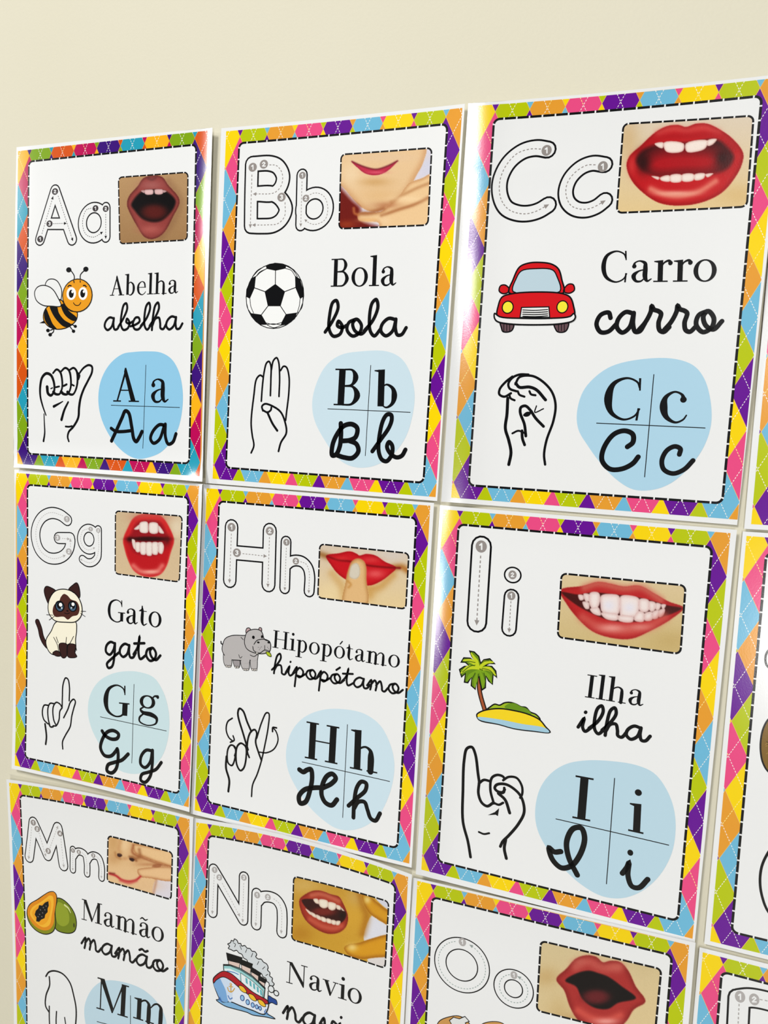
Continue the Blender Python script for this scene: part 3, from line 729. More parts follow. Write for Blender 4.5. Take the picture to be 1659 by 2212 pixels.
def pC(g):
    g.bg((222, 206, 184), (228, 200, 146)); g.glow(940, 330, 60, 120, (205, 165, 105), .5); g.glow(1500, 620, 120, 60, (214, 176, 110), .5)
    g.fill('934,470 950,420 1010,365 1080,300 1140,268 1200,262 1238,272 1290,255 1350,256 1420,290 1480,335 1531,405 1524,465 1480,545 1420,610 1320,658 1200,675 1100,660 1020,610 960,545', (196, 24, 30), 7, rim=((140, 8, 14), 16, .6))
    g.stroke('1100,305 1180,280 1240,292 1330,276 1400,300', 16, (222, 92, 84), 30, .5); g.stroke('1010,400 1100,330 1240,318 1400,320 1480,380', 18, (170, 10, 20), 26, .6)
    g.fill('982,445 1015,395 1085,362 1250,352 1400,338 1450,378 1482,425 1452,480 1380,512 1230,518 1085,526 1020,495', (58, 12, 14), 12)
    g.fill('1050,430 1120,395 1350,392 1420,400 1440,440 1380,500 1230,512 1080,515 1030,480', (176, 16, 26), 46)
    g.glow(1020, 455, 34, 55, (40, 12, 12), .85); g.glow(1425, 430, 42, 50, (40, 12, 12), .85)
    W = (246, 230, 220); R = ((205, 150, 140), 7, .5)
    for t in ('1126,352 1226,357 1224,392 1190,404 1135,396', '1238,357 1350,342 1338,380 1295,398 1242,398', '1078,358 1122,352 1118,380 1098,376', '1350,340 1396,334 1374,362 1350,368',
              '1105,533 1152,520 1156,550 1112,546', '1158,520 1214,517 1213,551 1160,552', '1218,517 1278,514 1276,545 1220,549', '1282,516 1336,511 1328,536 1284,544', '1338,515 1378,510 1348,530', '1062,524 1102,530 1096,542'): g.fill(t, W, 4, rim=R)
    g.stroke('1060,590 1130,618 1210,625 1310,600 1390,550', 14, (232, 132, 112), 22, .85); g.glow(1190, 612, 100, 14, (246, 184, 160), .75); g.glow(960, 470, 20, 50, (215, 60, 58), .6)
c.picture('mouth_picture', '918,256 1585,214 1550,680 883,712', 1.35, pC)
c.crop(5).part('car_drawing')
for t in ('287,1270 355,1278 348,1312 330,1322 300,1320 292,1300', '563,1278 635,1270 630,1308 615,1322 582,1322 570,1308'): c.shape(t, (104, 78, 84), 1, 7)
for x in (305, 320, 335, 585, 600, 615): c.line(f'{x},1285 {x},1316', 4, K, 3)
c.shape('332,1122 352,1055 385,990 430,970 490,966 550,975 585,1000 602,1055 610,1122', (214, 22, 30), 3, 8)
c.shape('352,1115 368,1050 395,1010 470,998 555,1005 578,1040 592,1115', (190, 212, 224), 5, 6)
for t in ('325,1120 300,1126 281,1112 288,1086 312,1082 332,1102', '612,1115 640,1124 666,1108 660,1080 636,1078 615,1100'): c.shape(t, (214, 22, 30), 3, 7)
c.shape('295,1145 340,1128 470,1118 605,1126 645,1145 662,1190 665,1240 600,1258 340,1258 272,1240 276,1190', (214, 22, 30), 7, 8)
c.shape('396,1197 536,1194 540,1248 388,1248', (240, 240, 240), 9, 6, sm=False)
for y in (1208, 1219, 1230, 1240): c.line(f'402,{y+2} 465,{y+4} 530,{y}', 5, K, 11)
c.ell(325, 1196, 28, 31, (246, 232, 60), 9, 6); c.ell(605, 1194, 28, 31, (246, 232, 60), 9, 6)
c.shape('258,1228 285,1245 400,1253 540,1253 645,1243 664,1228 672,1246 660,1265 600,1280 470,1286 330,1281 270,1268 257,1250', (240, 240, 240), 12, 8)
c.part('printed_word'); text_serif(c, 'Carro', (790, 1069), (1400, 1062), (794, 908), .122)
c.part('handwritten_word'); text_script(c, 'carro', (768, 1326), (1415, 1322), (770, 1222), 23)
c.crop(6).part('hand_sign_drawing')
for t, wd in (('367,700 378,640 367,580 350,520 358,450 362,370', 14), ('385,262 350,290 322,325 320,350 345,362 378,345', 11), ('465,252 420,252 385,268 365,298 372,322 405,335', 11), ('400,300 420,265 480,258 530,282 580,335 600,400 590,480 555,580 543,650 548,700', 11),
              ('402,295 420,315 470,314 505,328 550,378', 14), ('370,352 376,370 396,380', 10), ('412,335 420,352 445,362', 10), ('470,335 478,350 500,355', 10),
              ('452,558 445,500 424,440 428,415 450,408 475,430 500,468 540,510', 13), ('505,408 497,440 540,422', 6), ('385,545 415,532 450,545', 9), ('433,532 435,570 446,602', 13), ('448,540 452,555', 10)): c.line(t, wd, K, 2)
c.shape('438,455 455,438 480,440 468,458 450,462', K, 2)
blob(c, '880,210 1010,178 1180,172 1285,205 1340,270 1372,380 1375,500 1340,610 1270,710 1180,790 1090,825 990,825 910,780 830,700 760,605 714,525 707,440 738,335 800,262', (176, 214, 235), '1090,252 1044,762', '805,494 1345,518')
c.part('block_letter'); text_serif(c, 'C', (822, 474), (1030, 482), (840, 264), .16)
c.part('block_letter'); text_serif(c, 'c', (1110, 486), (1266, 492), (1112, 260), .145)
c.part('script_letter')
c.line('958,612 985,590 985,550 945,532 890,550 840,620 832,680 870,722 930,722 985,695 1012,662', 23, K, 3)
c.part('script_letter'); c.line('1217,650 1222,622 1195,610 1155,630 1130,680 1140,725 1185,745 1240,725 1285,680', 22, K, 3)
c.flush()

# ---- D
d = Poster('D', [(1711.2, 157.3), (2586.3, 66.2), (2441.7, 1178.8), PX(18, 525, 2110)],
           [(1698, 146), (2600, 50), (2452, 1192), PX(18, 470, 2147)],
           'poster cut off at right, top row beside the car poster')
d.make_sheet(); d.border()

# ---- G
g_ = Poster('G', [PX(7, 130, 78), PX(7, 1552, 180), PX(8, 1470, 1240), PX(8, 115, 915)],
            [PX(7, 113, 52), PX(7, 1577, 163), PX(8, 1475, 1278), PX(8, 90, 938)],
            'poster with cat drawing and the word Gato', bow=(0, -.5, -2.5, -2.5),
            d=.0046, fx=add_f(lift(RT, .0024, .024), lift(LF, -.0008, .05)), fz=add_f(lift(DN, .0012, .05), lift(UP, -.0030, .020)))
g_.make_sheet(); g_.border()
s = g_; s.crop(7).part('tracing_letter')
s.big(['525,445 470,405 400,390 330,422 285,500 280,590 310,680 370,735 440,745 500,720 538,670 550,600 545,588', '!548,586 457,585'], 39, 7)
s.guide('492,412 400,386 330,420 285,510 285,600 320,690 400,742 450,742 503,722', GL, 4, 10, 11); s.guide('550,655 550,600', GL, 4, 10, 11, False); s.guide('485,588 535,592', GL, 4, 10, 11, False)
for n in ((522, 437, '1'), (448, 582, '3'), (538, 690, '2')): s.num(n[0], n[1], 23, n[2], GL)
s.part('tracing_letter'); s.big([('e', 694, 594, 65, 85), '!766,520 766,690', '766,680 760,735 725,772 680,775 643,750'], 28, 7)
s.guide('690,512 645,530 630,600 650,655 690,678 735,662', GL, 3.5, 9, 8); s.guide('768,545 768,690 745,755 700,778 632,752', GL, 3.5, 9, 8)
s.num(708, 515, 17, '1', GL); s.num(767, 526, 17, '2', GL)
def pG(g):
    g.bg((206, 182, 146), (216, 190, 152)); g.glow(1380, 500, 60, 90, (240, 228, 206), .5)  # pale glow at the right: a spot of room glare painted into the print
    g.fill('1040,430 1095,402 1170,396 1240,405 1285,445 1350,570 1357,610 1330,700 1300,800 1255,865 1190,888 1110,880 1045,840 1000,760 972,670 960,600 995,510', (190, 26, 32), 9, rim=((228, 70, 64), 10, .6))
    g.glow(1165, 425, 120, 40, (196, 100, 88), .9); g.stroke('1000,560 1040,480 1100,440 1200,430 1270,460 1320,560', 14, (214, 44, 44), 26, .8)
    g.fill('1005,600 1028,540 1052,485 1085,455 1240,458 1275,500 1296,560 1300,610 1270,690 1200,722 1100,716 1040,688', (150, 22, 30), 16)
    g.glow(1160, 592, 165, 20, (46, 14, 14), .95, 4); g.glow(1010, 596, 22, 22, (40, 12, 12), .8); g.glow(1305, 600, 24, 40, (70, 18, 18), .7)
    W = (238, 226, 218); R = ((196, 160, 156), 9, .6)
    for t in ('1092,466 1148,460 1156,500 1152,540 1122,547 1092,535', '1166,468 1228,470 1234,520 1228,545 1196,552 1166,540', '1046,516 1070,492 1086,482 1086,512 1068,520', '1238,488 1268,525 1278,548 1242,542',
              '1030,594 1050,600 1058,640 1058,676 1042,664'): g.fill(t, W, 4, rim=R)
    xs = (1056, 1094, 1140, 1186, 1232, 1268); ys = (696, 716, 724, 716, 698)
    for i in range(5): g.fill(f'{xs[i]},622 {xs[i+1]-3},620 {xs[i+1]-4},{ys[i]-6} {(xs[i]+xs[i+1])/2},{ys[i]} {xs[i]+4},{ys[i]-8}', W, 5, rim=R)
    g.fill('1240,630 1262,620 1278,650 1262,708 1240,700', W, 5, rim=R)
    g.stroke('1040,800 1090,840 1160,852 1230,838 1265,800', 18, (236, 130, 118), 22, .75); g.glow(1180, 848, 60, 14, (246, 178, 162), .8)
s.picture('mouth_picture', '901,374 1420,414 1398,927 898,862', 1.2, pG)
s.crop(7).part('cat_drawing')
BR_ = (58, 32, 30); CRM = (250, 244, 222)
s.line('292,1236 312,1290 325,1350 345,1395 368,1425', 36, K, 1); s.line('292,1236 312,1290 325,1350 345,1395 368,1425', 26, BR_, 2)
s.shape('440,1238 590,1238 598,1300 590,1380 592,1440 575,1490 480,1498 400,1486 368,1440 360,1380 400,1310', CRM, 3, 7)
s.shape('462,1412 495,1402 524,1414 522,1500 500,1520 482,1512 470,1480', BR_, 5, 5); s.shape('528,1416 560,1408 592,1420 585,1475 600,1508 560,1518 530,1508', BR_, 5, 5)
s.shape('412,1482 440,1462 470,1476 476,1500 440,1504', BR_, 5, 5)
for t in ('420,1358 448,1415 460,1475', '440,1355 455,1400', '520,1358 514,1412', '575,1350 552,1395 526,1432', '592,1430 598,1460'): s.line(t, 5, K, 6)
s.shape('388,1105 358,1050 346,990 360,962 400,972 438,1002', BR_, 5, 6); s.shape('535,992 570,950 600,934 618,970 620,1050', BR_, 5, 6)
s.shape('500,983 430,1000 388,1060 376,1130 390,1185 430,1228 510,1240 590,1236 632,1195 642,1140 622,1065 575,1008', CRM, 8, 7)
s.shape('500,1020 528,1032 555,1062 602,1082 622,1135 608,1182 565,1195 530,1220 500,1198 430,1196 413,1160 425,1105 460,1082 476,1045', (80, 42, 34), 10)
for x, rx in ((468, 38), (568, 36)): s.ell(x, 1116, rx, 44, K, 11); s.ell(x, 1118, rx-10, 34, (70, 96, 120), 12); s.ell(x, 1110, rx-16, 26, K, 13)
s.ell(475, 1104, 13, 15, (250, 250, 250), 14); s.ell(572, 1100, 12, 14, (250, 250, 250), 14); s.ell(484, 1130, 6, 7, (200, 215, 225), 14); s.ell(560, 1128, 6, 7, (200, 215, 225), 14)
s.line('505,1168 525,1175 545,1168', 5, K, 11); s.ell(528, 1152, 9, 6, K, 11)
for t in ('365,1182 415,1186', '385,1223 425,1195', '632,1155 670,1156', '628,1170 665,1196'): s.line(t, 4, K, 11)
s.line('405,1022 418,1012', 5, K, 11); s.line('560,1000 578,1012', 5, K, 11)
s.part('printed_word'); text_serif(s, 'Gato', (828, 1230), (1262, 1285), (832, 1056), .122)
s.part('handwritten_word'); text_script(s, 'gato', (815, 1490), (1245, 1552), (815, 1388), 19)
s.crop(8).part('hand_sign_drawing')
for t, wd in (('357,748 363,690 352,590', 13), ('375,445 345,445 331,495 342,555 372,588', 10), ('388,600 376,545 375,465 392,430 420,432', 10), ('380,588 395,613 415,612', 11), ('440,604 420,560 415,460 440,422 470,438 485,465', 10), ('415,605 438,604 460,560 468,490 485,465', 10),
              ('485,465 487,380 492,285 512,232 530,242 542,300 540,410', 10), ('497,542 530,475 550,420 575,398 588,415 575,470 560,530 548,610 510,680 488,730 490,785', 10)): s.line(t, wd, K, 2)
blob(s, '860,205 980,180 1090,187 1200,230 1268,330 1305,440 1320,560 1310,700 1270,830 1200,920 1110,970 1020,978 930,950 850,870 770,740 712,620 686,500 700,375 760,270', (204, 227, 233), '1045,282 1028,895', '783,535 1297,645')
s.part('block_letter'); text_serif(s, 'G', (790, 522), (1005, 545), (800, 275), .15)
s.part('block_letter'); text_serif(s, 'g', (1075, 510), (1238, 530), (1080, 283), .125)
s.part('script_letter')
s.line('797,645 820,680 870,708 915,702 925,670 885,642 835,655 795,720 785,780 815,835 865,840 905,800 915,785 922,850 905,940 870,972 835,955 842,910 890,890 950,872 1000,825', 24, K, 3)
s.part('script_letter')
s.line('1188,800 1140,795 1100,845 1098,905 1130,930 1170,890 1188,800', 22, K, 3); s.line('1190,795 1188,900 1170,1000 1130,1045 1098,1028 1105,985 1160,965 1215,945 1258,890', 22, K, 3)
s.flush()

# ---- H
s = Poster('H', [PX(9, 140, 44), PX(9, 1597, 158), PX(10, 1490, 1163), PX(10, 92, 815)],
           [PX(9, 118, 17), PX(9, 1622, 140), PX(10, 1505, 1190), PX(10, 67, 838)],
           'poster with grey hippopotamus drawing and the word Hipopótamo',
           fx=add_f(lift(RT, .0010, .05), lift(LF, .0005, .05)), fz=add_f(lift(DN, .0015, .05), lift(UP, .0003, .03)))
s.make_sheet(); s.border()
s.crop(9).part('tracing_letter'); s.big(['!303,295 291,645', '!552,320 543,672', '!325,464 530,482'], 43, 8)
s.guide('302,340 290,650', GR, 4.5, 12, 11, False); s.guide('550,362 540,678', GR, 4.5, 12, 11, False); s.guide('375,470 522,486', GR, 4.5, 12, 11, False)
for n in ((303, 298, '1'), (552, 323, '2'), (338, 464, '3')): s.num(n[0], n[1], 26, n[2], GR)
s.part('tracing_letter'); s.big(['!658,392 649,696', '660,545 690,522 725,515 765,525 798,560 812,615 808,716'], 33, 8)
s.guide('660,432 650,700', GR, 4, 10, 9, False); s.guide('752,522 790,540 810,600 808,660 806,718', GR, 4, 10, 9); s.num(661, 396, 21, '1', GR); s.num(722, 519, 21, '2', GR)
def pH(g):
    g.bg((214, 196, 176), (230, 204, 152)); g.glow(1350, 480, 120, 50, (212, 202, 196), .7); g.glow(960, 740, 120, 90, (238, 214, 164), .7)
    g.stroke('870,470 900,480 935,492', 14, (150, 96, 40), 30, .8); g.stroke('1360,562 1410,558 1450,580', 14, (170, 100, 30), 34, .8)
    g.stroke('960,600 1020,680 1040,760', 24, (206, 160, 92), 40, .6); g.stroke('1170,700 1260,690 1350,610', 24, (196, 140, 60), 40, .6); g.glow(1200, 740, 40, 40, (200, 146, 66), .6)
    g.fill('920,484 1000,468 1075,455 1120,472 1135,482 1180,472 1240,482 1300,522 1375,562 1330,610 1275,650 1215,676 1150,675 1060,645 1000,605 955,550', (200, 22, 32), 6, rim=((150, 8, 16), 14, .5))
    g.stroke('925,488 1000,512 1070,520 1200,548 1290,558 1400,564', 5, (120, 8, 14), 10, .85); g.glow(1240, 602, 60, 28, (234, 96, 96), .8); g.glow(1020, 500, 50, 14, (214, 50, 50), .6); g.glow(1210, 512, 60, 18, (224, 70, 70), .6)
    g.fill('1088,520 1128,502 1165,520 1180,560 1181,640 1188,800 1030,800 1045,660 1062,580', (226, 184, 128), 8, rim=((176, 120, 60), 16, .6))
    g.fill('1074,572 1090,540 1120,532 1138,560 1136,615 1110,636 1072,622', (214, 204, 186), 7, rim=((180, 160, 130), 6, .5)); g.stroke('1062,650 1080,672 1066,690', 6, (190, 130, 60), 12, .6)
s.picture('mouth_picture', '878,408 1458,468 1438,831 865,757', 1.25, pH)
s.crop(9).part('hippopotamus_drawing')
HG = (186, 182, 182); HD = (160, 154, 156)
s.line('234,1042 236,1056 250,1062', 7, K, 1)
for t, cc in (('315,1150 318,1195 325,1207 352,1212 355,1160', HD), ('255,1115 250,1160 262,1200 298,1206 302,1150', HG), ('430,1140 425,1190 435,1224 465,1228 472,1165 474,1115', HG), ('365,1140 366,1200 382,1226 415,1226 420,1160 425,1130', HG)): s.shape(t, cc, 2, 4)
s.shape('245,1065 262,1024 305,1004 370,1003 430,1010 470,1060 476,1120 455,1155 400,1166 340,1164 290,1158 256,1130 242,1098', HG, 4, 5)
s.shape('264,1120 300,1150 302,1168 262,1160', HG, 6); s.shape('372,1140 418,1150 416,1180 370,1180', HG, 6); s.shape('432,1130 470,1120 468,1160 430,1168', HG, 6)
for t in ('398,985 402,958 420,955 430,978', '480,968 486,952 498,956 497,978'): s.shape(t, (190, 160, 162), 6, 5)
s.shape('388,1048 402,985 432,966 478,965 500,980 518,1028 552,1045 558,1085 548,1110 500,1122 440,1112 402,1088', HG, 8, 5)
s.line('450,1060 470,1035 520,1028 550,1040', 5, K, 10); s.line('442,1075 448,1100 485,1118 520,1098 552,1106', 5, K, 10); s.line('520,1068 520,1098', 4, K, 10)
s.line('425,1130 450,1140 478,1118', 4, K, 10); s.line('350,1128 360,1150 372,1140', 3, K, 10); s.line('365,1015 380,1030', 4, K, 10)
s.ell(446, 1015, 9, 11, K, 10); s.ell(502, 1011, 7, 10, K, 10); s.ell(478, 1048, 9, 6, K, 10); s.ell(545, 1049, 8, 6, K, 10)
for x, y in ((478, 1080), (490, 1085), (485, 1095), (498, 1078), (538, 1080), (545, 1090)): s.ell(x, y, 2.5, 2.5, (100, 95, 95), 10)
s.shape('528,1110 552,1114 562,1140 540,1134', (176, 196, 40), 10, 4); s.shape('462,1112 480,1118 478,1126 466,1122', (244, 240, 230), 10, 3)
for x, y in ((270, 1202), (282, 1205), (293, 1204), (332, 1209), (345, 1209), (385, 1224), (397, 1226), (409, 1225), (440, 1225), (452, 1227), (463, 1226)): s.ell(x, y, 6, 6, (238, 230, 222), 10, 3)
s.part('printed_word'); text_serif(s, 'Hipopótamo', (565, 1080), (1400, 1216), (572, 967), .122)
s.part('handwritten_word'); text_script(s, 'hipopótamo', (568, 1246), (1412, 1390), (572, 1184), 12.5)
s.crop(10).part('hand_sign_drawing')
for t, wd in (('338,215 308,238 298,290 315,340 342,365', 9), ('325,372 350,358 343,330', 9), ('515,436 560,440 610,415 636,355 622,300 605,280', 8), ('600,302 602,276 626,278', 10),
              ('440,420 410,320 374,185 385,152 408,168 435,240 462,302', 12), ('448,470 436,435 440,350 460,302 485,290 497,312 490,370 506,430 528,490', 11), ('497,345 530,240 560,180 576,184 572,270 548,400 528,490 500,580 470,650 463,725', 9),
              ('432,425 428,390', 10), ('300,465 297,540 318,620 312,692', 13), ('345,395 360,425 352,460', 8)): s.line(t, wd, K, 2)
s.line('330,390 355,402 356,470 335,523 312,508 304,460 312,410', 10, K, 2, closed=True); s.line('395,378 425,402 428,470 412,540 390,556 368,520 362,440 372,395', 11, K, 2, closed=True)
blob(s, '850,185 950,157 1080,158 1200,187 1300,260 1365,380 1393,500 1385,620 1350,740 1290,850 1200,920 1100,945 1010,930 920,870 830,780 750,660 700,550 688,430 720,310 780,230', (206, 228, 240), '1088,257 1057,862', '793,500 1363,627')
s.part('block_letter'); text_serif(s, 'H', (802, 472), (1028, 517), (814, 233), .16)
s.part('block_letter'); text_serif(s, 'h', (1098, 540), (1288, 577), (1106, 302), .155)
s.part('script_letter')
s.line('775,550 800,565 825,552 850,548 858,600 845,680 815,760 780,768 772,725 810,680 870,668 930,668', 28, K, 3); s.line('930,668 985,640 1012,605 990,578 955,592 925,650 920,715 945,765 985,782 1020,745', 28, K, 3)
s.part('script_letter')
s.line('1095,785 1150,735 1205,685 1210,640 1180,628 1150,665 1132,760 1127,862', 24, K, 3); s.line('1130,805 1160,760 1200,762 1218,810 1240,868 1270,882 1300,835', 24, K, 3)
s.flush()

# ---- I
s = Poster('I', [PX(11, 135, 48), PX(11, 1607, 170), PX(12, 1435, 1230), PX(12, 70, 882)],
           [PX(11, 120, 27), PX(11, 1640, 153), PX(12, 1445, 1260), PX(12, 42, 905)],
           'poster with palm island drawing and the word Ilha',
           fx=add_f(lift(RT, .0008, .05), lift(LF, .0055, .032)), fz=add_f(lift(DN, .0008, .05), lift(UP, .0010, .03)))
s.make_sheet(); s.border()
s.crop(11).part('tracing_letter'); s.big(['!332,236 308,626'], 49, 9); s.guide('328,285 308,628', GR, 6, 14, 13, False); s.num(331, 238, 29, '1', GR)
s.part('tracing_letter'); s.big(['!486,494 473,660'], 36, 8); s.ell(492, 384, 42, 39, PAPER, 1, 8); s.guide('483,518 474,668', GR, 4.5, 11, 10, False); s.num(485, 490, 21, '1', GR); s.num(491, 383, 21, '2', GR)
def pI(g):
    g.bg((220, 198, 158), (206, 182, 124)); g.glow(1300, 720, 120, 60, (190, 160, 96), .5)
    g.fill('735,462 850,440 930,419 1000,430 1060,443 1140,438 1220,480 1290,520 1366,552 1310,605 1200,668 1100,710 1000,706 900,672 820,600 770,535', (186, 36, 38), 7, rim=((150, 22, 26), 14, .5))
    g.stroke('860,448 930,428 1060,452 1150,448 1250,510', 16, (206, 110, 92), 26, .7)
    g.fill('742,472 830,484 900,473 1000,482 1150,502 1280,538 1358,555 1250,602 1150,622 1000,618 900,582 810,532', (70, 20, 18), 7)
    W = (240, 226, 222); R = ((206, 160, 156), 12, .55)
    for t in ('945,490 1000,482 1036,492 1040,560 1030,584 950,572 942,540', '1044,494 1100,490 1138,506 1136,570 1120,596 1046,592 1040,560', '888,476 930,474 940,500 928,548 905,560 884,530', '856,480 884,484 884,516 868,520 856,500', '828,486 852,488 854,510 836,512',
              '1142,508 1186,512 1190,560 1170,575 1140,562', '1190,520 1222,526 1220,560 1204,572 1190,560', '1226,528 1250,534 1240,562 1224,560', '1252,536 1276,536 1262,560',
              '850,522 880,524 882,556 864,556', '888,558 930,550 942,590 905,582', '944,578 1030,586 1028,614 968,608', '1034,592 1110,598 1104,624 1034,616', '1116,590 1140,568 1165,580 1160,622 1116,616', '1168,580 1205,574 1204,614 1168,616', '1208,574 1238,564 1234,604 1208,608', '1240,566 1270,558 1262,590 1242,600'): g.fill(t, W, 5, rim=R)
    g.glow(985, 540, 30, 26, (224, 224, 240), .7); g.glow(1090, 550, 30, 26, (224, 224, 240), .7)
    g.stroke('850,600 920,640 1010,665 1100,668 1200,640 1270,600', 22, (206, 90, 80), 30, .7); g.glow(1000, 655, 70, 22, (236, 160, 150), .8); g.glow(1140, 650, 60, 18, (226, 140, 130), .7)
s.picture('mouth_picture', '742,376 1377,438 1350,788 722,702', 1.35, pI)
s.crop(11).part('island_drawing')
s.line('315,900 324,985 350,1078', 22, K, 1); s.line('315,900 324,985 350,1082', 12, (166, 84, 50), 2)
CW_ = '272,773 295,778 318,800 328,836 345,818 375,813 400,838 372,836 352,848 385,852 405,875 410,908 392,890 388,942 368,925 355,900 352,960 335,972 325,935 320,905 305,915 300,968 280,950 282,905 262,935 245,932 250,888 230,905 220,868 245,852 270,850 250,830 228,830 242,808 275,810 298,826 283,800'
s.shape(CW_, (104, 140, 26), 3, 7, sm=False)
for t in ('320,862 305,825 280,785', '318,860 280,825 240,820', '318,862 265,858 228,885', '322,862 350,832 392,830', '322,866 372,864 404,895'): s.line(t, 20, (196, 210, 40), 6, taper=(.5, 1, .3))
for t in ('316,872 275,900 256,928', '318,875 303,920 298,958', '324,872 340,925 338,962', '328,868 368,900 384,935'): s.line(t, 18, (124, 164, 30), 6, taper=(.5, 1, .3))
for t in ('300,832 270,826 240,828', '330,838 345,826 372,822', '300,845 272,852 235,880', '335,862 375,872 400,900', '300,885 285,915', '345,885 352,930', '316,890 312,950'): s.line(t, 4, (60, 90, 20), 7)
s.shape('360,1075 378,1058 400,1045 425,1050 450,1038 480,1036 510,1045 535,1058 560,1062 582,1085 612,1098 632,1125 560,1130 400,1100', (160, 188, 36), 2, 7)
s.shape('450,1060 468,1044 500,1040 532,1056 565,1068 588,1096 560,1100 500,1080', (104, 146, 30), 4)
s.shape('308,1100 325,1085 370,1072 430,1068 500,1078 570,1096 630,1125 660,1160 683,1188 600,1183 500,1170 420,1148 320,1125', (246, 214, 36), 5, 7)
s.shape('312,1112 420,1122 540,1146 662,1168 680,1188 600,1181 500,1168 420,1146 322,1124', (164, 204, 224), 7)
s.part('printed_word'); text_serif(s, 'Ilha', (858, 1008), (1162, 1058), (872, 892), .122)
s.part('handwritten_word'); text_script(s, 'ilha', (830, 1180), (1190, 1240), (835, 1112), 17)
s.crop(12).part('hand_sign_drawing')
for t, wd in (('318,818 305,740 280,640 280,480 286,330 300,272 325,265 342,300 356,400 362,440', 13), ('360,448 385,430 415,436', 12), ('362,440 358,500 375,545 402,562 432,545', 13), ('435,548 418,480 425,420 452,405 480,412 490,425', 12), ('482,432 510,415 550,420 576,460 578,500 568,520', 11),
              ('490,478 480,492 455,488 440,472 450,454 495,452 545,482 575,520 588,590 560,650 510,710 480,740 468,765', 13), ('488,470 485,492 458,498', 12), ('458,498 492,530 515,596', 14), ('435,545 460,555 482,545', 11), ('495,730 488,775 498,825', 14), ('360,692 385,702 412,698', 9)): s.line(t, wd, K, 2)
s.shape('405,607 440,592 462,572 456,612 444,605', K, 2, sm=False)
blob(s, '800,350 900,332 1020,335 1150,355 1240,395 1300,470 1340,570 1350,680 1330,800 1270,910 1180,990 1080,1025 980,1015 880,960 790,880 700,770 655,680 643,590 665,480 720,400', (188, 217, 232), '1043,422 1002,953', '748,626 1315,758')
s.part('block_letter'); text_serif(s, 'I', (825, 620), (914, 638), (842, 405), .165)
s.part('block_letter'); text_serif(s, 'i', (1106, 685), (1188, 703), (1116, 469), .15)
s.part('script_letter')
s.line('772,790 740,792 714,772 730,830 775,872 825,862 872,800 892,720 875,672 835,675 802,740 812,820 855,908', 25, K, 3, sm=True)
s.part('script_letter'); s.line('1082,900 1105,870 1115,848 1110,910 1130,965 1165,972 1210,930', 24, K, 3); s.ell(1122, 796, 15, 15, K, 3)
s.flush()

# ---- J
s = Poster('J', [PX(16, 733, 318), (2425.2, 1220.3), (2295.9, 2219.3), PX(17, 168, 1655)],
           [PX(16, 690, 265), (2440, 1206), (2308, 2236), PX(17, 128, 1673)],
           'poster cut off at right, middle row beside the palm island poster')
s.make_sheet(); s.border()
s.crop(16).part('tracing_letter'); s.line('1120,1640 1040,1650 975,1715 958,1790 975,1865 1040,1920 1120,1930', 24, K, 1)
s.crop(17).part('wicker_drawing'); s.shape('620,130 560,165 525,225 508,300 506,380 522,460 560,520 640,560 900,560 1000,400 900,150', (128, 96, 34), 1, 12)
rr = random.Random(5)
for i in range(90):
    x, y = rr.uniform(520, 700), rr.uniform(185, 530)
    if x < 530+abs(y-350)*.3: continue
    t = rr.uniform(-.7, .7); s.line(f'{x},{y} {x+14*math.cos(t)},{y+14*math.sin(t)}', 4, (62, 42, 14) if i % 2 else (170, 132, 56), 3, sm=False)
s.part('hand_sign_drawing'); s.line('620,980 556,1062 515,1150 502,1250 515,1350 556,1455 640,1540', 16, K, 2)
s.flush()

# ---- M
s = Poster('M', [PX(13, 60, 57), PX(13, 1258, 300), (391.5, 2424.0), (38.0, 2284.0)],
           [PX(13, 42, 35), PX(13, 1283, 287), (398, 2440), (30, 2300)],
           'poster with papaya drawing and the word Mamão', bow=(-6, 0, 0, -4),
           fx=add_f(lift(RT, .0025, .05), lift(LF, .0030, .06)), fz=add_f(lift(UP, .0028, .06)))
s.make_sheet(); s.border()
s.crop(13).part('tracing_letter'); s.big(['!195,550 222,322 317,538 384,358 422,605'], 32, 6)
s.guide('212,350 192,555', GL, 3.5, 9, 9, False); s.guide('260,388 303,538', GL, 3.5, 9, 9, False); s.guide('332,490 383,352', GL, 3.5, 9, 9, False); s.guide('405,428 424,610', GL, 3.5, 9, 9, False)
for n in ((222, 322, '1'), (248, 364, '2'), (321, 510, '3'), (399, 394, '4')): s.num(n[0], n[1], 18, n[2], GR)
s.part('tracing_letter'); s.big(['!485,502 484,634', '490,545 510,518 535,515 565,535 578,590 579,660', '582,575 600,548 625,540 655,555 674,610 675,688'], 21, 6)
s.guide('485,530 484,632', GL, 3, 7, 7, False); s.guide('545,520 568,545 578,600 579,658', GL, 3, 7, 7); s.guide('640,545 664,575 674,640 674,684', GL, 3, 7, 7)
for n in ((485, 507, '1'), (524, 517, '2'), (620, 540, '3')): s.num(n[0], n[1], 14, n[2], GR)
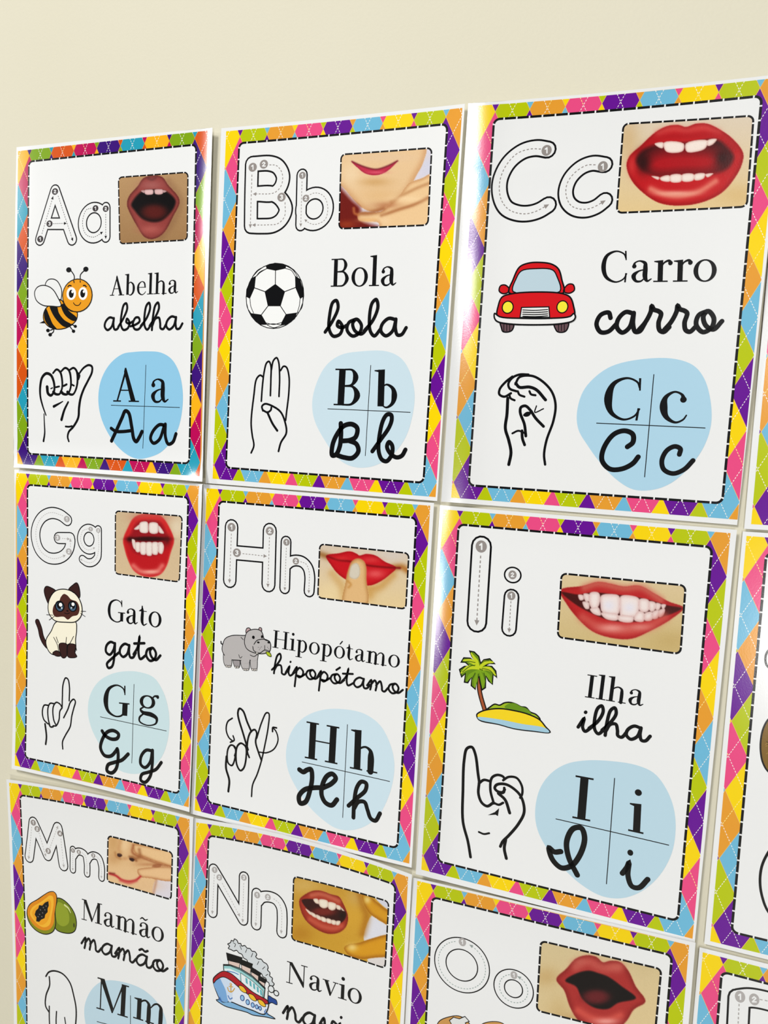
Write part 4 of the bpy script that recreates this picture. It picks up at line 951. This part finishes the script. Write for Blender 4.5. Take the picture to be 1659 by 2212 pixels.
def pM(g):
    g.bg((226, 184, 130), (232, 196, 150)); g.glow(760, 450, 50, 90, (206, 158, 100), .8); g.glow(830, 470, 40, 60, (240, 206, 158), .9); g.glow(1080, 640, 80, 60, (232, 192, 144), .6)
    g.glow(930, 520, 60, 70, (190, 124, 74), .75); g.glow(760, 560, 50, 40, (200, 150, 96), .6)
    g.fill('1035,705 1150,700 1150,850 1020,800', (222, 216, 226), 8); g.glow(950, 740, 120, 40, (226, 186, 140), .6)
    g.fill('885,468 950,470 1050,492 1160,508 1160,612 1060,590 960,552 895,520', (236, 196, 144), 6, rim=((176, 110, 60), 12, .7)); g.stroke('885,470 880,520 960,560 1070,600 1150,620', 5, (160, 90, 50), 12, .7)
    g.fill('912,635 1000,618 1070,612 1150,625 1150,705 1000,692 930,678', (234, 192, 142), 6, rim=((176, 112, 66), 12, .7)); g.glow(1000, 600, 80, 12, (170, 100, 56), .5)
    g.fill('780,528 800,526 812,540 796,552 780,544', (44, 16, 16), 5); g.fill('858,556 882,556 896,568 884,580 862,570', (44, 16, 16), 5); g.stroke('860,548 885,552 905,575', 5, (140, 80, 40), 12, .7)
    g.glow(830, 560, 22, 12, (206, 150, 100), .8)
    g.stroke('765,520 772,545 800,562', 5, (176, 118, 66), 12, .6); g.stroke('800,440 790,500 800,520', 10, (204, 150, 96), 20, .6); g.stroke('905,560 930,545 925,500', 7, (150, 88, 46), 16, .6); g.fill('1020,600 1075,600 1060,618 1010,614', (150, 80, 44), 8, a=.7)
    g.stroke('728,660 770,674 810,702 860,712 905,702 932,680', 8, (186, 40, 44), 8, 1); g.stroke('800,705 860,722 905,708', 8, (206, 84, 76), 12, .8); g.stroke('728,657 760,660', 5, (120, 40, 30), 8, .7)
    g.stroke('1040,700 1020,790', 6, (190, 130, 90), 14, .6)
s.picture('mouth_picture', '718,409 1145,520 1136,833 712,712', 1.2, pM)
s.crop(13).part('papaya_drawing')
s.shape('370,830 400,824 450,858 492,918 508,980 500,1035 472,1055 410,1050 372,1028 350,950', (116, 132, 22), 1, 6)
s.shape('385,850 420,862 455,915 458,985 420,1010 382,985 372,910', (146, 160, 40), 3); s.line('430,868 455,890 470,920', 10, (214, 220, 150), 4, taper=(1, 1, .4)); s.ell(492, 1003, 6, 15, (70, 74, 20), 4)
s.shape('330,782 358,782 374,800 378,845 366,905 370,1000 352,1045 302,1062 242,1038 196,985 180,920 196,868 250,832 300,798', (136, 140, 24), 4, 6)
s.shape('330,784 360,784 374,805 374,850 364,920 358,990 330,1030 280,1034 225,1000 188,940 184,900 205,862 255,832 300,800', (226, 140, 22), 6)
s.shape('332,805 352,812 358,850 346,930 330,1000 285,1015 228,972 200,925 215,885 270,850 308,822', (246, 184, 48), 7); s.shape('328,830 340,850 334,920 312,980 272,1000 232,960 215,920 235,885 280,860', (240, 164, 30), 8)
s.shape('323,842 326,872 318,892 318,915 302,932 298,955 275,965 262,980 242,976 244,950 232,932 240,905 256,890 262,868 282,872 300,852', K, 9, sm=False)
for x, y in ((270, 900), (290, 885), (300, 900), (265, 930), (285, 920), (280, 945), (255, 945), (308, 875)): s.ell(x, y, 4, 4, (120, 110, 110), 10)
s.part('printed_word'); text_serif(s, 'Mamão', (538, 962), (1090, 1122), (540, 826), .122)
s.part('handwritten_word'); text_script(s, 'mamão', (548, 1150), (1105, 1325), (552, 1078), 14)
s.part('hand_sign_drawing')
for t, wd in (('305,1342 325,1314 365,1306 420,1328 465,1385 490,1470 506,1560 500,1680 480,1760', 9), ('328,1345 330,1400 306,1470 304,1540 328,1582', 9), ('328,1540 328,1620 335,1760', 8), ('376,1575 373,1640 380,1780', 8), ('430,1615 438,1680 436,1780', 7)): s.line(t, wd, K, 2)
blob(s, '700,1370 820,1380 950,1430 1040,1510 1092,1600 1110,1700 1100,1830 1050,1950 950,2030 850,2030 740,1950 640,1820 580,1700 560,1560 590,1460 640,1398', (192, 218, 232), '867,1470 866,2040', '645,1642 1105,1770')
s.part('block_letter'); text_serif(s, 'M', (634, 1552), (856, 1620), (642, 1345), .13)
s.part('block_letter'); text_serif(s, 'm', (880, 1616), (1112, 1690), (890, 1405), .125)
s.flush()

# ---- N
s = Poster('N', [PX(14, 105, 143), PX(14, 1510, 505), (841.5, 2608.7), (398.5, 2428.1)],
           [PX(14, 87, 115), PX(14, 1536, 490), (850, 2622), (388, 2442)],
           'poster with steam ship drawing and the word Navio, top edge bulging upward', bow=(-13, 0, 0, 0),
           fx=add_f(lift(RT, .0025, .05), lift(LF, .0010, .05)), fz=add_f(lift(UP, .0036, .06)))
s.make_sheet(); s.border()
s.crop(14).part('tracing_letter'); s.big(['!213,740 220,452 416,790 422,505'], 32, 7)
s.guide('225,488 212,740', GL, 3.5, 10, 10, False); s.guide('277,545 390,758', GL, 3.5, 10, 10, False); s.guide('420,545 413,795', GL, 3.5, 10, 10, False)
for n in ((227, 457, '1'), (258, 507, '2'), (421, 508, '3')): s.num(n[0], n[1], 19, n[2], GL)
s.part('tracing_letter'); s.big(['!507,615 502,820', '515,665 540,640 585,635 635,655 668,705 675,770 672,872'], 34, 7)
s.guide('508,660 500,820', GL, 3.5, 10, 10, False); s.guide('618,648 655,680 672,740 672,800 669,870', GL, 3.5, 10, 10); s.num(509, 624, 20, '1', GL); s.num(580, 638, 20, '2', GL)
def pN(g):
    g.bg((196, 148, 52), (206, 156, 44)); g.glow(820, 560, 120, 60, (214, 176, 96), .8); g.glow(1150, 750, 120, 150, (216, 164, 52), .8); g.glow(800, 880, 80, 60, (176, 116, 22), .6); g.glow(1170, 640, 70, 60, (206, 168, 96), .7)
    g.fill('1285,630 1420,670 1420,730 1370,716', (214, 214, 226), 6); g.fill('1272,758 1320,795 1400,828 1400,895 1300,905 1218,925', (222, 222, 232), 6); g.fill('1240,1052 1400,1020 1400,1120 1300,1110', (222, 216, 214), 6)
    g.stroke('1190,610 1215,700 1235,760 1210,880', 22, (166, 100, 14), 34, .6)
    g.fill('1205,622 1262,638 1300,668 1370,722 1400,735 1400,832 1320,790 1262,752 1225,700', (214, 152, 30), 7, rim=((160, 96, 10), 16, .75)); g.glow(1240, 655, 22, 26, (234, 206, 130), .9)
    g.fill('1085,975 1120,950 1180,942 1260,915 1400,892 1400,1020 1290,1040 1200,1048 1120,1025', (216, 152, 26), 7, rim=((156, 92, 8), 18, .75)); g.glow(1140, 972, 34, 26, (236, 204, 120), .95)
    g.fill('790,655 830,618 880,596 925,594 960,604 1000,620 1050,634 1080,680 1112,770 1098,835 1055,872 985,882 905,852 835,795 800,730', (166, 50, 32), 6, rim=((116, 22, 12), 14, .6))
    g.stroke('870,625 930,618 1010,645 1050,665', 12, (206, 110, 84), 22, .7); g.stroke('860,785 940,830 1020,845 1070,830', 14, (204, 92, 70), 24, .7)
    g.fill('805,657 870,650 960,672 1060,700 1100,745 1086,792 1040,818 950,792 870,742 820,692', (52, 12, 10), 6); g.glow(950, 735, 80, 28, (122, 34, 26), .9, 4)
    W = (240, 228, 210); R = ((200, 160, 140), 8, .5)
    for t in ('882,652 910,650 918,682 895,676', '920,655 975,662 978,700 955,712 925,698', '982,672 1032,684 1028,716 1005,726 982,712', '1036,690 1062,700 1062,722 1038,716', '1066,706 1088,730 1072,726'): g.fill(t, W, 4, rim=R)
    for t in ('830,715 862,735 880,758 858,752', '866,738 895,752 902,774 876,764', '900,755 930,768 934,790 906,780', '934,768 965,780 966,802 938,796', '970,780 1000,788 1000,812 972,806', '1003,790 1030,796 1028,820 1005,816', '1033,798 1062,798 1052,822 1033,822'): g.fill(t, W, 4, rim=R)
    g.glow(1075, 760, 22, 26, (20, 6, 6), .7)
s.picture('mouth_picture', '752,500 1382,668 1358,1110 738,920', 1.3, pN)
s.crop(14).part('ship_drawing')
SM = (212, 218, 222)
s.shape('352,995 336,986 318,978 326,962 314,950 332,940 338,926 352,930 358,916 376,926 384,944 400,946 406,962 428,960 442,976 462,980 474,996 494,1000 506,1018 500,1034 516,1048 536,1050 550,1068 572,1082 582,1104 578,1122 594,1140 592,1160 610,1176 608,1196 622,1214 608,1230 592,1226 586,1206 572,1196 566,1176 548,1166 538,1146 516,1140 500,1120 480,1112 470,1090 450,1076 440,1054 420,1042 408,1018 388,1008 374,992', SM, 1, 6)
for t in ('350,940 365,950 360,968', '395,960 405,985', '440,985 432,1005', '480,1010 470,1035', '520,1065 510,1085', '560,1100 545,1115', '580,1150 566,1158'): s.line(t, 4, K, 3)
s.ell(602, 1248, 20, 22, (228, 232, 235), 3, 6); s.ell(636, 1275, 17, 17, (228, 232, 235), 3, 6)
s.shape('238,1320 290,1325 420,1350 500,1380 560,1405 628,1445 560,1432 480,1420 440,1402 360,1380 290,1358', (126, 178, 220), 1, 6)
s.shape('583,1292 612,1308 636,1322 640,1352 605,1338 585,1345', (32, 72, 150), 1, 5); s.line('582,1262 580,1330', 6, K, 2)
for blk, base in (('520,1158 572,1188 562,1208 518,1185', '522,1180 562,1206 552,1262 520,1230'), ('470,1102 534,1142 526,1164 468,1130', '472,1128 522,1160 516,1200 470,1170'), ('398,1050 478,1082 470,1112 400,1082', '404,1080 468,1110 462,1160 408,1120')):
    s.shape(base, (222, 198, 188), 3, 4, sm=False); s.shape(blk, K, 5, 6, sm=False)
s.shape('318,1050 396,1068 390,1120 322,1105', (222, 198, 188), 3, 4, sm=False); s.shape('306,1008 410,1040 397,1076 314,1056', K, 5, 5, sm=False)
s.shape('286,1085 330,1086 400,1112 480,1162 562,1240 552,1322 480,1290 400,1225 330,1150 288,1120', (150, 206, 208), 7, 6, sm=False)
s.shape('292,1110 330,1112 395,1142 398,1200 335,1150 292,1128', (226, 240, 244), 9, 0, sm=False); s.line('312,1128 350,1135 385,1150', 6, (70, 130, 190), 10)
s.shape('400,1140 480,1195 548,1258 545,1310 480,1280 405,1215', (232, 240, 242), 9, 3, sm=False)
for x, y in ((432, 1170), (458, 1188), (482, 1206), (506, 1228), (528, 1248)): s.shape(f'{x},{y} {x+13},{y+9} {x+16},{y+46} {x+3},{y+36}', (90, 176, 186), 10, sm=False)
s.line('288,1090 330,1092 400,1120 480,1170 560,1245', 5, K, 10, sm=False)
s.shape('218,1185 234,1160 285,1130 335,1145 400,1200 480,1268 582,1330 582,1372 556,1414 480,1388 400,1358 330,1330 275,1328 240,1265', (226, 234, 246), 11, 7)
s.shape('221,1200 265,1178 300,1245 318,1328 275,1326 242,1265', (122, 170, 220), 13); s.shape('268,1172 330,1190 340,1330 322,1330 300,1250', (206, 222, 242), 13)
s.shape('218,1186 234,1160 285,1128 335,1143 400,1197 480,1265 582,1328 578,1346 480,1302 395,1240 330,1186 285,1166 240,1186 222,1206', (176, 20, 34), 14, 5)
for x, y, r in ((415, 1245, 24), (480, 1300, 24), (542, 1338, 22)): s.shape(f'{x-26},{y-22} {x+4},{y-14} {x+26},{y+22} {x+10},{y+24} {x-16},{y+6}', (240, 190, 44), 17, 4)
GO = (214, 160, 40)
s.line('336,1218 336,1262', 6, GO, 17, sm=False); s.line('314,1236 322,1258 336,1266 350,1258 360,1242', 6, GO, 17); s.line('324,1228 349,1232', 5, GO, 17); s.ell(336, 1214, 6, 6, PAPER, 17, 4, GO)
for x, y, r in ((412, 1305, 13), (448, 1333, 12), (481, 1352, 11), (508, 1364, 10), (530, 1374, 9)): s.ell(x, y, r, r*1.35, (150, 196, 236), 17, 5, (24, 62, 130))
for t in ('255,1310 275,1330 262,1300', '318,1290 330,1312 345,1305', '570,1380 560,1400 580,1408'): s.line(t, 6, (70, 120, 190), 18)
s.part('printed_word'); text_serif(s, 'Navio', (696, 1202), (1206, 1358), (702, 1060), .122)
s.part('handwritten_word'); text_script(s, 'navio', (690, 1440), (1215, 1620), (692, 1352), 17)
s.flush()

# ---- O
s = Poster('O', [PX(12, 50, 938), PX(12, 1418, 1262), (1421.2, 2842.7), (865.9, 2621.0)],
           [PX(15, 46, 33), PX(15, 1330, 330), (1432, 2858), (852, 2636)],
           'poster with open red lips and big hollow letters Oo, bottom row',
           fx=add_f(lift(RT, .0020, .05), lift(LF, .0010, .05)), fz=add_f(lift(UP, .0022, .05)))
s.make_sheet(); s.border()
s.crop(15)
for (cx, cy, ro, ri, nx_, ny_, nr, cr2) in ((268, 430, 21.9, 12.6, 271, 325, 17, 17.2), (503, 537, 15.0, 6.9, 505, 475, 16, 11)):
    s.part('tracing_letter'); cc = s.uv([[cx, cy]])[0]
    aa = np.linspace(0, 2*math.pi, 60, endpoint=False); U = np.c_[np.cos(aa), np.sin(aa)]
    s.strip(cc+U*ro, .85, K, 2, closed=True); s.strip(cc+U*ri, .85, K, 2, closed=True)
    nuv = s.uv([[nx_, ny_]])[0]-cc; a0 = math.atan2(nuv[1], nuv[0]); rg = np.linalg.norm(nuv)
    a1 = np.linspace(a0-.3, a0-2*math.pi+.45, 60); s.dashes(cc+np.c_[np.cos(a1), np.sin(a1)]*rg, .5, 1.3, 1.1, (150, 168, 162), 3)
    e = cc+rg*np.array([math.cos(a0+.38), math.sin(a0+.38)]); t = np.array([math.sin(a0+.38), -math.cos(a0+.38)]); n = np.array([-t[1], t[0]])
    s.add([e+t*1.6, e-t*1.2+n*1.3, e-t*1.2-n*1.3], [(0, 1, 2)], (150, 160, 158), 4)
    s.num(nx_, ny_, nr, '1', GL)
def pO(g):
    g.bg((214, 194, 150), (222, 198, 148)); g.glow(700, 1420, 70, 50, (196, 160, 100), .6); g.glow(1200, 1350, 90, 60, (206, 184, 136), .5); g.glow(760, 1600, 60, 80, (200, 168, 110), .5); g.glow(830, 1640, 60, 40, (184, 140, 84), .5)
    g.fill('750,1432 800,1380 850,1328 905,1312 950,1320 985,1348 1020,1340 1070,1346 1112,1390 1150,1470 1198,1545 1140,1585 1105,1640 1060,1680 960,1690 870,1650 820,1575 790,1490', (172, 46, 44), 8, rim=((120, 22, 22), 18, .55))
    g.stroke('850,1370 905,1345 985,1375 1060,1375', 20, (206, 100, 88), 34, .6); g.glow(870, 1345, 34, 18, (196, 96, 84), .6); g.glow(1050, 1370, 40, 20, (200, 96, 84), .6)
    g.fill('795,1440 855,1402 915,1390 960,1402 1010,1420 1080,1470 1150,1528 1060,1552 1010,1582 940,1575 880,1530 850,1470', (16, 8, 10), 9)
    g.glow(950, 1522, 72, 38, (106, 28, 34), .95, 4)
    g.stroke('860,1590 920,1625 1000,1640 1070,1615', 16, (214, 84, 72), 26, .8); g.glow(1000, 1645, 60, 16, (244, 170, 160), .8)
s.crop(12); s.picture('mouth_picture', '672,1240 1278,1382 1243,1738 651,1590', 1.35, pO)
s.crop(12).part('egg_drawing')
s.shape('145,1680 160,1645 200,1625 260,1618 300,1640 330,1700 320,1800 200,1810 140,1760', (206, 152, 84), 1, 4); s.shape('212,1640 232,1624 262,1632 290,1620 312,1645 292,1652 298,1690 240,1690', (226, 228, 228), 3, 4, sm=False)
s.shape('360,1690 375,1660 430,1646 480,1655 510,1690 520,1780 430,1830 350,1780', (206, 152, 84), 1, 4)
s.flush()

# ---- P
s = Poster('P', [PX(17, 118, 1730), (2279.9, 2251.5), (2163.7, 3153.8), (1450.6, 2864.7)],
           [PX(17, 97, 1697), (2294, 2238), (2176, 3170), (1436, 2882)],
           'poster in the bottom right corner showing a hollow letter P')
s.make_sheet(); s.border()
s.crop(17).part('tracing_letter'); s.big(['!362,2042 320,2900', '362,2042 440,2035 560,2058 700,2110 760,2220 720,2340 600,2400 350,2370'], 68, 12)
s.guide('362,2075 330,2700', GL, 8, 18, 16, False); s.guide('500,2045 560,2058 690,2110 750,2220 710,2330', GL, 8, 18, 16); s.num(368, 2027, 36, '1', GL); s.num(463, 2045, 36, '2', GL)
s.flush()
